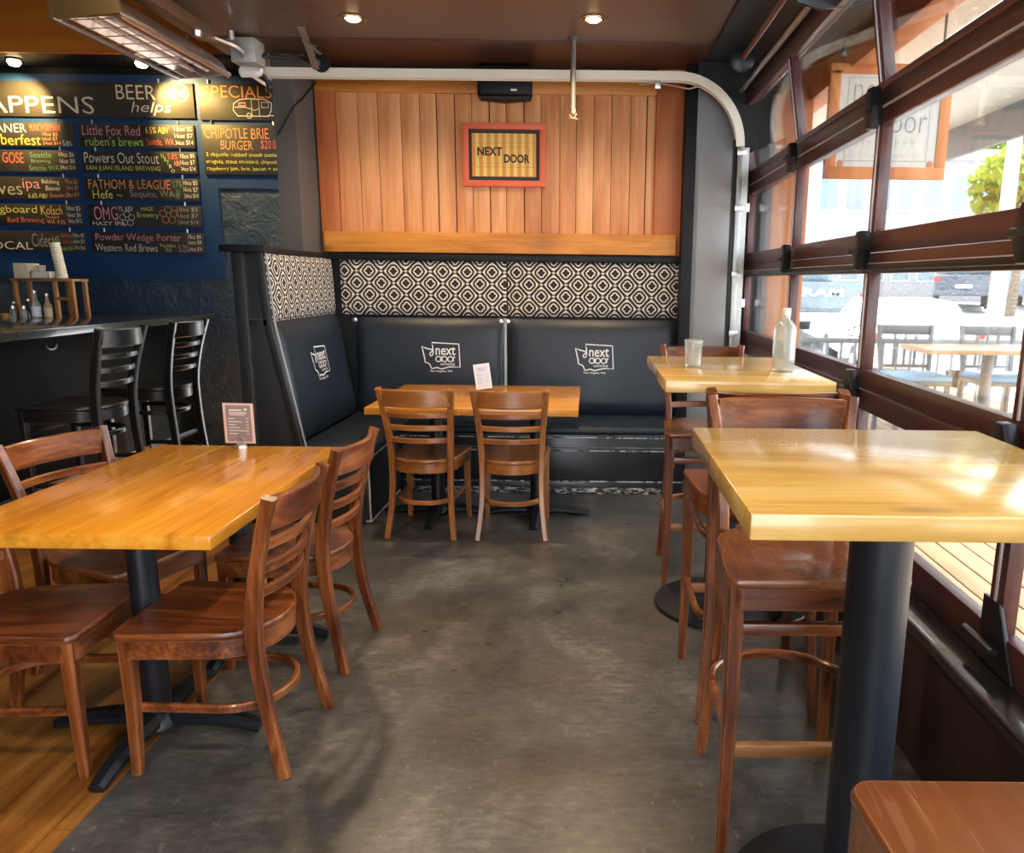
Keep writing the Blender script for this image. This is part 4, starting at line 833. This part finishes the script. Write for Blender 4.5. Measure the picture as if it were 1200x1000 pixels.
# ================================================================== BAR COUNTER AND WHAT STANDS ON IT
bc = thing('bar_counter', 'dark bar counter with polished top along the blue wall', 'counter', (0, 0, 0))
B('counter_top', plain('counter_top_dark', (0.030, 0.034, 0.030), 0.22, coat=0.5, var=0.25, vscale=6), (-6.2, 3.0, 1.09), (-3.10, 6.45, 1.14), bc, 0.006)
B('counter_front', plain('bar_front_black', (0.003, 0.0035, 0.0035), 0.6, spec=0.1), (-6.1, 3.05, 0.0), (-3.32, 6.44, 1.09), bc, 0.004)
bm = bmesh.new(); tube(bm, [(-3.22, 3.05, 0.2), (-3.22, 6.4, 0.2)], 0.02, 10)
for y in (3.5, 4.7, 5.9): tube(bm, [(-3.22, y, 0.2), (-3.33, y, 0.12)], 0.012, 8)
link('foot_rail', bm, BLACKM, bc)
bm = bmesh.new(); 
for y in (4.75, ): tube(bm, [(-3.315, y + 0.05 * math.cos(a), 1.02 + 0.03 * math.sin(a)) for a in [PI + PI * i / 10 for i in range(11)]], 0.006, 8, up=(1, 0, 0))
link('bag_hook', bm, STEEL, bc)
CRATE = wood('crate_wood', (0.22, 0.09, 0.025), (0.36, 0.16, 0.05), (0.48, 0.24, 0.09), 2, 0.5, 0.0)
YB = 5.6; ZB = 1.14
cs = thing('crate_stand', 'small open wooden stand at the back of the bar counter', 'stand', (-3.80, YB, ZB))
for sx in (-0.20, 0.0, 0.13) if False else (-0.26, 0.02, 0.14):
    for sy in (-0.07, 0.07): B('leg', CRATE, (sx - 0.013, sy - 0.013, 0), (sx + 0.013, sy + 0.013, 0.27), cs, 0.002)
B('shelf', CRATE, (-0.28, -0.09, 0.255), (0.16, 0.09, 0.272), cs, 0.002); B('brace', CRATE, (0.02, -0.083, 0.125), (0.14, -0.07, 0.145), cs, 0.002)
zt = ZB + 0.273
tag(B('napkin_box', plain('cream_box', (0.72, 0.62, 0.42), 0.6), (-4.06, YB - 0.07, zt), (-3.955, YB + 0.05, zt + 0.105), bev=0.003), 'cream cardboard box on the left end of the wooden stand', 'box')
tr_ = thing('paper_tray', 'low white tray on the wooden stand beside the cream box', 'tray', (-3.88, YB - 0.01, zt))
bm = bmesh.new(); box(bm, (-0.065, -0.06, 0), (0.065, 0.06, 0.006)); 
for lo, hi in (((-0.065, -0.06, 0), (0.065, -0.052, 0.05)), ((-0.065, 0.052, 0), (0.065, 0.06, 0.05)), ((-0.065, -0.06, 0), (-0.058, 0.06, 0.05)), ((0.058, -0.06, 0), (0.065, 0.06, 0.05))): box(bm, lo, hi, 0.001)
link('tray_body', bm, plain('cream_tray', (0.75, 0.70, 0.58), 0.6), tr_)
def lath(name, label, cat, prof, mat, loc, n=18, tilt=None):
    bm = bmesh.new(); lathe(bm, prof, n=n)
    o = link(name, bm, mat, None, 40, loc); tag(o, label, cat)
    if tilt: o.rotation_euler = tilt
    return o
lath('paper_cup', 'paper cup standing inside the low white tray', 'cup', [(0.022, 0), (0.03, 0.085), (0.028, 0.085), (0.02, 0.005)], plain('cup_tan', (0.62, 0.50, 0.36), 0.5), (-3.905, YB - 0.01, zt + 0.007))
rp = thing('cup_stack', 'tall leaning stack of pale paper cups on the wooden stand', 'cup stack', (-3.765, YB, zt), 0); 
bm = bmesh.new(); prof = [(0.030, 0.0)]
for k in range(12): prof += [(0.036, 0.012 + k * 0.019), (0.032, 0.016 + k * 0.019)]
lathe(bm, prof + [(0.036, 0.25)], n=18, M=Matrix.Rotation(math.radians(-7), 4, 'Y')); link('cups', bm, plain('cup_cream', (0.78, 0.68, 0.5), 0.5), rp)
for lab, x, y, hgt, r, mt_ in (('clear sauce bottle with a tall neck under the wooden stand', -3.90, 5.48, 0.19, 0.03, BOTTLEG), ('brown sauce bottle with pale label under the wooden stand', -3.83, 5.50, 0.17, 0.026, plain('sauce_brown', (0.42, 0.27, 0.12), 0.3)), ('dark small bottle left of the clear sauce bottle', -3.98, 5.52, 0.13, 0.024, plain('bottle_dark', (0.03, 0.02, 0.015), 0.2)), ('shortest dark condiment bottle next to the salt shakers', -4.08, 5.52, 0.11, 0.024, plain('bottle_dark2', (0.03, 0.025, 0.02), 0.2))):
    q = thing('sauce_bottle', lab, 'bottle', (x, y, ZB), group='condiments on the bar'); bm = bmesh.new(); lathe(bm, [(r, 0), (r, hgt * 0.5), (r * 0.45, hgt * 0.68), (r * 0.4, hgt * 0.9)], n=16); link('bottle_body', bm, mt_, q); bm = bmesh.new(); lathe(bm, [(r * 0.5, hgt * 0.9), (r * 0.45, hgt)], n=12); link('cap', bm, STEEL if hgt > .12 else WHITE, q)
    if hgt > .16: bm = bmesh.new(); lathe(bm, [(r * 1.03, hgt * 0.06), (r * 1.03, hgt * 0.42)], n=16); link('paper_label', bm, PAPER if hgt > .18 else plain('label_tan', (0.7, 0.55, 0.3), 0.5), q)
for lab, x in (('salt shaker with steel cap, left of the two on the bar', -4.035), ('pepper shaker with steel cap, right of the two on the bar', -3.96)):
    q = thing('shaker', lab, 'shaker', (x, 5.44, ZB), group='condiments on the bar'); bm = bmesh.new(); lathe(bm, [(0.02, 0), (0.022, 0.05), (0.017, 0.065)], n=14); link('shaker_body', bm, DRINK, q); bm = bmesh.new(); lathe(bm, [(0.018, 0.065), (0.016, 0.085), (0.004, 0.092)], n=14); link('cap', bm, STEEL, q)
lath('sauce_dish', 'small orange dish alone on the middle of the bar top', 'dish', [(0.024, 0), (0.03, 0.03), (0.026, 0.03), (0.02, 0.006)], plain('dish_orange', (0.75, 0.36, 0.14), 0.4), (-4.10, 5.45, ZB))
for lab, x, y, h_ in (('tall clear pint glass at the left end of the bar', -4.02, 5.0, 0.17), ('second clear pint glass just behind the left one', -4.0, 5.12, 0.17)):
    lath('pint_glass', lab, 'glass', [(0.03, 0), (0.033, 0.006), (0.042, h_), (0.039, h_), (0.029, 0.01), (0.001, 0.01)], DRINK, (x, y, ZB), 24)['group'] = 'pint glasses on the bar'

# ================================================================== OUTSIDE
GR = 0.0
bm = bmesh.new(); x = 1.30
while x < 5.2:
    box(bm, (x, -4.0, -0.06), (x + 0.130, 12.0, 0.0), 0.003); x += 0.14
struct(link('deck_floor', bm, DECK))
bm = bmesh.new(); prism(bm, [(3, -40, -0.26), (3, 14, -0.26), (3, 32, 0.70), (3, 120, 0.75), (3, 120, -0.8), (3, -40, -0.8)], (120, 0, 0))
struct(link('ground', bm, plain('asphalt', (0.45, 0.45, 0.46), 0.85, var=0.12), smooth=0))
struct(B('sidewalk', plain('sidewalk', (0.62, 0.61, 0.58), 0.8, var=0.08), (1.2, 12, -0.3), (8.0, 60, -0.24), bev=0))
# cedar clad return, soffit and beam outside the door head
struct(B('wall_outside_return', CEDAR, (1.24, 5.85, -0.2), (1.58, 6.3, 3.4), bev=0.004))
struct(B('trim_9', GREYP, (1.22, 5.78, -0.2), (1.30, 5.85, 3.2), bev=0.002))
struct(B('trim_10', CEDAR, (1.55, -4.0, 2.72), (1.70, 9.0, 3.02), bev=0.004))
struct(B('ceiling_outside', plain('outside_soffit', (0.55, 0.50, 0.42), 0.7, var=0.1), (1.26, -4.0, 3.02), (2.3, 9.0, 3.10), bev=0))
struct(B('sunlit_strip', WHITEP, (1.50, -4.0, 2.99), (1.55, 9.0, 3.02), bev=0))  # white strip painted in as the sunlit top of the beam
sg = thing('hanging_sign', 'white hanging pub sign in a cedar frame beyond the glass', 'sign', (1.80, 4.98, 2.08))
SGX = 0.37
bm = bmesh.new()
for lo, hi in (((-SGX, -0.02, 0), (SGX, 0.02, 0.07)), ((-SGX, -0.02, 0.07), (-SGX + 0.065, 0.02, 0.62)), ((SGX - 0.065, -0.02, 0.07), (SGX, 0.02, 0.62)), ((-SGX, -0.02, 0.60), (SGX, 0.02, 0.66))): box(bm, lo, hi, 0.003)
link('frame', bm, CEDAR, sg)
B('sign_face', plain('sign_white', (0.50, 0.55, 0.54), 0.45), (-SGX + 0.06, -0.012, 0.065), (SGX - 0.06, 0.012, 0.605), sg, 0)
SI = plain('sign_ink', (0.14, 0.17, 0.18), 0.6)
lettering('sign_text', [('next', -0.22, 0.04, 0.42, 0.56), ('door', -0.06, 0.235, 0.27, 0.41), ('g a s t r o p u b', -0.20, 0.17, 0.195, 0.235), ('e a t | d r i n k | t o g e t h e r', -0.22, 0.20, 0.125, 0.15)], SI, sg, T((0, -0.0135, 0)), thin=-0.02)
bm = bmesh.new(); rr = [(-0.255, 0.105), (0.25, 0.105), (0.25, 0.58), (-0.255, 0.58)]; ribbon(bm, rr + [rr[0]], 0.004, T((0, -0.0135, 0))); link('sign_border', bm, SI, sg, smooth=0)
for sx in (-0.275, 0.275):
    bm = bmesh.new(); lathe(bm, [(0.020, 0), (0.018, 0.006)], n=14, M=T((sx, -0.012, 0.09)) @ Matrix.Rotation(PI / 2, 4, 'X')); link('sign_bolt', bm, plain('rust', (0.40, 0.16, 0.08), 0.6), sg)
for sx in (-0.3, 0.3):
    bm = bmesh.new(); tube(bm, [(sx, 0, 0.65), (sx, 0, 0.95)], 0.008, 6); link('hanger_rod', bm, BLACKM, sg)
# railing
rl = thing('deck_railing', 'grey metal deck railing with upright bars beyond the outdoor tables', 'railing', (0, 8.0, 0))
RM = plain('railing_grey', (0.22, 0.23, 0.24), 0.5, 0.2)
bm = bmesh.new(); box(bm, (1.4, -0.02, 0.84), (5.1, 0.02, 0.89), 0.004); box(bm, (1.4, -0.015, 0.10), (5.1, 0.015, 0.13), 0.003); link('rail', bm, RM, rl)
for k in range(26):
    bm = bmesh.new(); x = 1.45 + k * 0.145; box(bm, (x - 0.012, -0.012, 0.0 if k % 6 == 0 else 0.12), (x + 0.012, 0.012, 0.85), 0.002); link('baluster', bm, RM, rl)
ot = thing('outdoor_table', 'pale wooden outdoor table on a grey pedestal on the deck', 'table', (3.55, 6.85, 0))
plank_top(ot, -0.66, 0.66, -0.32, 0.32, 0.86, 0.905, plain('outdoor_top', (0.42, 0.27, 0.14), 0.45, var=0.1), False, 4)
bm = bmesh.new(); lathe(bm, [(0.3, 0), (0.3, 0.02), (0.05, 0.04), (0.05, 0.86)], n=24); link('pedestal', bm, RM, ot)
BLUEC = plain('blue_pad', (0.20, 0.42, 0.68), 0.7)
def outchair(label, loc, rz):
    r = thing('outdoor_chair', label, 'chair', loc, rz, 'outdoor metal chairs on the deck')
    GM = plain('chair_grey', (0.16, 0.165, 0.175), 0.5, 0.2)
    for sx in (-1, 1):
        bm = bmesh.new(); sweep(bm, [(sx * 0.24, -0.27, 0), (sx * 0.23, -0.23, 0.6), (sx * 0.25, -0.30, 1.06)], rectsec(0.04, 0.045), up=(0, -1, 0.01)); link('back_post', bm, GM, r)
        bm = bmesh.new(); box(bm, (sx * 0.22 - 0.02, 0.19, 0), (sx * 0.22 + 0.02, 0.23, 0.58), 0.003); link('front_leg', bm, GM, r)
    bm = bmesh.new(); box(bm, (-0.25, -0.315, 0.97), (0.25, -0.285, 1.06), 0.008); box(bm, (-0.23, -0.25, 0.66), (0.23, -0.23, 0.69), 0.003)
    for x in (-0.1, 0.0, 0.1): box(bm, (x - 0.012, -0.285, 0.67), (x + 0.012, -0.265, 0.98), 0.002)
    link('backrest', bm, GM, r); B('seat', GM, (-0.25, -0.24, 0.54), (0.25, 0.24, 0.58), r, 0.006)
    bm = bmesh.new(); box(bm, (-0.25, -0.23, 0.58), (0.25, 0.25, 0.635), 0.02, seg=3); link('seat_pad', bm, BLUEC, r); return r
outchair('grey outdoor chair with blue pad at the left end of the outdoor table', (3.03, 7.14, 0), face(0, -1)); outchair('grey outdoor chair with blue pad, right one at the outdoor table', (3.82, 7.14, 0), face(0, -1))

# cars
def car(name, label, loc, rz, color, L=4.5, W=1.8, Hh=1.45, kind='sedan', tint=(0.10, 0.16, 0.19)):
    r = thing(name, label, 'car' if kind != 'pickup' else 'truck', loc, rz)
    cm = plain('car_paint', color, 0.25, coat=0.6)
    if kind == 'sedan': low = [(-0.5, 0.28), (-0.5, 0.60), (-0.46, 0.68), (-0.30, 0.70), (0.20, 0.69), (0.45, 0.60), (0.5, 0.50), (0.5, 0.28)]; cab = [(-0.40, 0.69), (-0.27, 0.97), (0.02, 1.0), (0.24, 0.68)]
    elif kind == 'suv': low = [(-0.5, 0.30), (-0.5, 0.66), (-0.48, 0.70), (0.20, 0.70), (0.46, 0.62), (0.5, 0.5), (0.5, 0.30)]; cab = [(-0.485, 0.69), (-0.42, 0.97), (0.06, 1.0), (0.24, 0.69)]
    else: low = [(-0.5, 0.33), (-0.5, 0.72), (-0.1, 0.73), (0.20, 0.72), (0.46, 0.68), (0.5, 0.55), (0.5, 0.33)]; cab = [(-0.10, 0.72), (-0.07, 0.98), (0.13, 1.0), (0.26, 0.71)]
    bm = bmesh.new(); prism(bm, [(-W / 2, y * L, z * Hh) for y, z in low], (W, 0, 0), 0.06, 3); link('body', bm, cm, r, smooth=40)
    bm = bmesh.new(); n = len(cab); ins = W * 0.10
    A = [bm.verts.new((-W / 2 + (ins if z > 0.9 else 0.04), y * L, z * Hh)) for y, z in cab]; Bv = [bm.verts.new((W / 2 - (ins if z > 0.9 else 0.04), y * L, z * Hh)) for y, z in cab]
    bm.faces.new(A); bm.faces.new(Bv[::-1])
    for i in range(n): bm.faces.new((A[i], Bv[i], Bv[(i + 1) % n], A[(i + 1) % n]))
    bmesh.ops.recalc_face_normals(bm, faces=bm.faces); bmesh.ops.bevel(bm, geom=list(bm.edges), offset=0.04, segments=2, affect='EDGES', clamp_overlap=True); link('cabin', bm, cm, r, smooth=40)
    gm = plain('car_window', tint, 0.12)
    ym, yb, yf = (cab[1][0] + cab[2][0]) / 2, cab[0][0], cab[3][0]
    for s in (-1, 1):
        bm = bmesh.new(); k = 0.10; q = [(yb + 0.05, 0.72), (cab[1][0] + 0.015, 0.93), (cab[2][0] - 0.01, 0.95), (yf - 0.06, 0.72)]
        V = [bm.verts.new((s * (W / 2 - 0.035 - (ins - 0.04) * (z - 0.69) / 0.31 + 0.012), y * L, z * Hh)) for y, z in q]; bm.faces.new(V); link('side_window', bm, gm, r, smooth=0)
    for (ya, yb2), nm in (((cab[0], cab[1]), 'rear_window'), ((cab[3], cab[2]), 'windscreen')):
        bm = bmesh.new(); d = -0.012 if nm == 'rear_window' else 0.012
        pa = [ya[0] + (yb2[0] - ya[0]) * t_ for t_ in (0.15, 0.88)]; za = [ya[1] + (yb2[1] - ya[1]) * t_ for t_ in (0.15, 0.88)]
        V = [bm.verts.new(p) for p in ((-W * 0.40, (pa[0]) * L + d * 2, za[0] * Hh), (W * 0.40, pa[0] * L + d * 2, za[0] * Hh), (W * 0.36, pa[1] * L + d * 2, za[1] * Hh + .01), (-W * 0.36, pa[1] * L + d * 2, za[1] * Hh + .01))]; bm.faces.new(V); link(nm, bm, gm, r, smooth=0)
    R_ = 0.34
    for sy in (-0.31, 0.32):
        for s in (-1, 1):
            bm = bmesh.new(); lathe(bm, [(R_ * 0.6, -0.11), (R_ * 0.96, -0.11), (R_, -0.08), (R_, 0.08), (R_ * 0.96, 0.11), (R_ * 0.6, 0.11)], n=24, M=T((s * (W / 2 - 0.09), sy * L, R_)) @ Matrix.Rotation(PI / 2, 4, 'Y')); wl = link('wheel', bm, plain('tyre', (0.03, 0.03, 0.032), 0.7), r)
            bm = bmesh.new(); lathe(bm, [(R_ * 0.6, -0.112), (R_ * 0.6, 0.112)], n=20, M=T((s * (W / 2 - 0.088), sy * L, R_)) @ Matrix.Rotation(PI / 2, 4, 'Y')); link('hubcap', bm, STEEL, wl)
    for s in (-1, 1):
        B('tail_light', plain('tail_red', (0.75, 0.05, 0.05), 0.3), (s * W * 0.46 - 0.10, -0.507 * L, (0.60 if kind != 'pickup' else 0.56) * Hh - 0.09), (s * W * 0.46 + 0.10 * (1 if s < 0 else 0.3), -0.49 * L, (0.60 if kind != 'pickup' else 0.56) * Hh + 0.07), r, 0.01)
        B('headlight', plain('lamp_clear', (0.8, 0.85, 0.88), 0.2), (s * W * 0.38 - 0.12, 0.49 * L, 0.5 * Hh), (s * W * 0.38 + 0.12, 0.503 * L, 0.58 * Hh), r, 0.01)
    B('bumper', STEEL if kind == 'pickup' else cm, (-W / 2 + 0.02, -0.52 * L, 0.27 * Hh), (W / 2 - 0.02, -0.49 * L, 0.38 * Hh), r, 0.03)
    B('number_plate', WHITE, (-0.26, -0.524 * L, 0.42 * Hh if kind != 'pickup' else 0.29 * Hh), (0.26, -0.515 * L, 0.42 * Hh + 0.13 if kind != 'pickup' else 0.29 * Hh + 0.11), r, 0.004)
    if kind == 'pickup':
        lettering('tailgate_letters', [('RAM', -0.45, 0.45, 0.56 * Hh, 0.65 * Hh)], plain('letters_silver', (0.8, 0.82, 0.84), 0.3), r, T((0, -0.512 * L, 0)), thin=0.03)
        B('tailgate', cm, (-W * 0.42, -0.508 * L, 0.42 * Hh), (W * 0.42, -0.49 * L, 0.71 * Hh), r, 0.012)
    return r
car('pickup_truck', 'dark pickup truck seen from behind with lettering on its tailgate', (5.15, 20.2, 0.06), face(0, 1), (0.14, 0.19, 0.25), 5.6, 2.0, 1.95, 'pickup')
car('parked_car', 'white car with red tail lights parked beyond the railing', (5.55, 14.3, -0.25), face(0.14, 1) , (0.86, 0.88, 0.87), 4.6, 1.8, 1.45, tint=(0.45, 0.55, 0.55))
car('parked_car', 'dark grey sport utility car parked across the street', (14.0, 29.5, 0.58), face(0.45, 1), (0.10, 0.12, 0.16), 4.7, 1.9, 1.75, 'suv')
car('parked_car', 'blue grey car at the photo edge beyond the utility pole', (17.4, 29.5, 0.58), face(0.3, 1), (0.16, 0.24, 0.33), 4.5, 1.8, 1.5)
lath('utility_pole', 'weathered wooden utility pole beside the street', 'pole', [(0.17, 0), (0.15, 4.0), (0.13, 7.5)], plain('pole_wood', (0.52, 0.44, 0.33), 0.7, var=0.3), (9.0, 17.3, -0.10))
# buildings across the street
def building(label, x0, x1, y, depth, h, wall, rows, cols, wcol, trim, stripes=False):
    r = thing('building', label, 'building', (x0, y, 0.70)); W = x1 - x0
    B('wall', wall, (0, 0, 0), (W, depth, h), r, 0.02)
    for zz in range(rows):
        for c in range(cols):
            a = W * (c + 0.18) / cols; b = W * (c + 0.82) / cols; z0 = 0.9 + zz * 2.9
            f = B('window', trim, (a - 0.08, -0.06, z0 - 0.08), (b + 0.08, 0.02, z0 + 1.58), r, 0.01); B('pane', wcol, (a, -0.08, z0), (b, -0.05, z0 + 1.5), f, 0)
    B('cornice', trim, (-0.2, -0.3, h - 0.15), (W + 0.2, depth, h + 0.25), r, 0.02)
    return r
CY = plain('shop_glass', (0.12, 0.29, 0.31), 0.15); PALE = plain('pale_trim', (0.52, 0.56, 0.60), 0.6)
building('white building with tall narrow windows across the street', 9.5, 19.5, 34, 10, 6.0, plain('pale_render', (0.36, 0.36, 0.39), 0.7, var=0.1), 2, 9, plain('dusk_glass', (0.22, 0.29, 0.33), 0.2), PALE)
building('brick fronted shop with turquoise windows across the street', 20.2, 30, 38, 10, 6.4, plain('tan_brick', (0.26, 0.16, 0.12), 0.8, var=0.15), 2, 4, CY, PALE)
building('flat roofed brown and blue building at the right across the street', 22.5, 36, 33, 4, 5.6, plain('brown_front', (0.16, 0.12, 0.105), 0.8, var=0.15), 1, 5, CY, plain('blue_trim', (0.20, 0.27, 0.36), 0.6))
# neighbouring awning
aw = thing('awning', 'grey edged deck canopy with pale underside beyond the hanging sign', 'awning', (3.6, 10.0, 3.0))
B('fascia', plain('awning_grey', (0.10, 0.10, 0.095), 0.7), (0.92, -2.9, 0.0), (0.99, 1.4, 0.42), aw, 0.004)
B('underside', plain('awning_pale', (0.42, 0.41, 0.37), 0.7, var=0.06), (-1.0, -2.9, 0.36), (0.92, 1.4, 0.40), aw, 0.0)
B('roof_edge', plain('awning_cyan', (0.25, 0.42, 0.45), 0.5), (-1.0, -2.96, 0.36), (0.99, -2.9, 0.44), aw, 0.004)
# market umbrella roof
um = thing('parasol', 'wide grey parasol with sloping top on the deck edge', 'parasol', (13.6, 21.0, 0.1))
bm = bmesh.new(); lathe(bm, [(2.2, 3.55), (0.1, 4.35), (0.05, 4.35), (0.05, 0)], n=8); link('canopy', bm, plain('parasol_grey', (0.20, 0.22, 0.27), 0.8), um)
# trees
def tree(label, x, y, h, r, col, seed, trunk=True):
    random.seed(seed); t_ = thing('tree', label, 'tree', (x, y, 0.4 if y < 30 else 0.70))
    bm = bmesh.new(); sweep(bm, [(0, 0, 0), (0.1, 0, h * 0.4), (0, 0, h * 0.75)], [ringsec(0.2 * h / 7), ringsec(0.14 * h / 7), ringsec(0.05)], up=(0, 1, 0))
    for k in range(6):
        a = k * 1.05; tube(bm, [(0.05, 0, h * 0.4), (math.cos(a) * r * 0.6, math.sin(a) * r * 0.6, h * (0.6 + 0.05 * (k % 3)))], 0.04, 6)
    link('trunk', bm, plain('bark', (0.20, 0.15, 0.11), 0.8), t_)
    bm = bmesh.new(); s = 0.05 * h + 0.05
    for k in range(1500):
        d = Vector((random.gauss(0, 1), random.gauss(0, 1), random.gauss(0, 1))).normalized() * r * (0.35 + 0.65 * random.random() ** 0.5); c = Vector((d.x, d.y, h * 0.68 + d.z * 0.8))
        q = Matrix.Rotation(random.random() * 6.3, 3, 'Z') @ Matrix.Rotation(random.random() * 3, 3, 'X'); sz = s * (0.5 + random.random())
        V = [bm.verts.new(c + q @ Vector(p) * sz) for p in ((-0.35, 0, 0), (0, -0.5, 0.08), (0.35, 0, 0), (0, 0.5, 0.08))]; bm.faces.new(V)
    link('foliage', bm, col, t_, smooth=0)
def leafmat(n, c):
    t = NT(n); f = t.noise(t.coord(), 2, 3); tl = t.n('ShaderNodeBsdfTranslucent'); df = t.n('ShaderNodeBsdfDiffuse'); cc = t.mix(f, tuple(x * 0.75 for x in c), c)
    t.put(tl.inputs[0], cc); t.put(df.inputs[0], cc); mx = t.n('ShaderNodeMixShader'); mx.inputs[0].default_value = 0.45; t.put(mx.inputs[1], df.outputs[0]); t.put(mx.inputs[2], tl.outputs[0]); t.t.links.new(mx.outputs[0], t.o.inputs['Surface']); return t.m
G1, G2 = leafmat('leaf_green', (0.13, 0.26, 0.05)), leafmat('leaf_yellow', (0.30, 0.36, 0.06))
tree('yellow green street tree before the turquoise shop windows', 14.3, 26.5, 6.2, 1.7, G2, 1)
for k, (x, y, h, r, lb) in enumerate(((26, 58, 16, 6, 'tall green tree rising behind the brick shop'), (42, 58, 16, 7, 'tall green tree behind the roof at the right'), (13, 58, 12, 5, 'green tree behind the white building'))): tree(lb, x, y, h, r, G1, 10 + k)
br = thing('leafy_branch', 'bright green leafy branch hanging into view at the right', 'branch', (5.4, 8.2, 2.50)); random.seed(5)
bm = bmesh.new(); tube(bm, smooth_path([(1.6, 0, 0.9), (0.8, 0.1, 0.35), (0, 0, 0.0)]), 0.015, 6); link('twig', bm, plain('bark2', (0.25, 0.18, 0.12), 0.8), br)
bm = bmesh.new()
for k in range(90):
    u = random.random(); c = Vector((u * 1.6 + random.gauss(0, 0.12), random.gauss(0, 0.15), 0.9 * u * u + random.gauss(-0.05, 0.12))); q = Matrix.Rotation(random.random() * 6.3, 3, 'Z') @ Matrix.Rotation(random.random() * 3, 3, 'X')
    V = [bm.verts.new(c + q @ Vector(p) * 0.16) for p in ((-0.3, 0, 0), (0, -0.55, 0.05), (0.3, 0, 0), (0, 0.55, 0.05))]; bm.faces.new(V)
link('foliage', bm, G1, br, smooth=0)
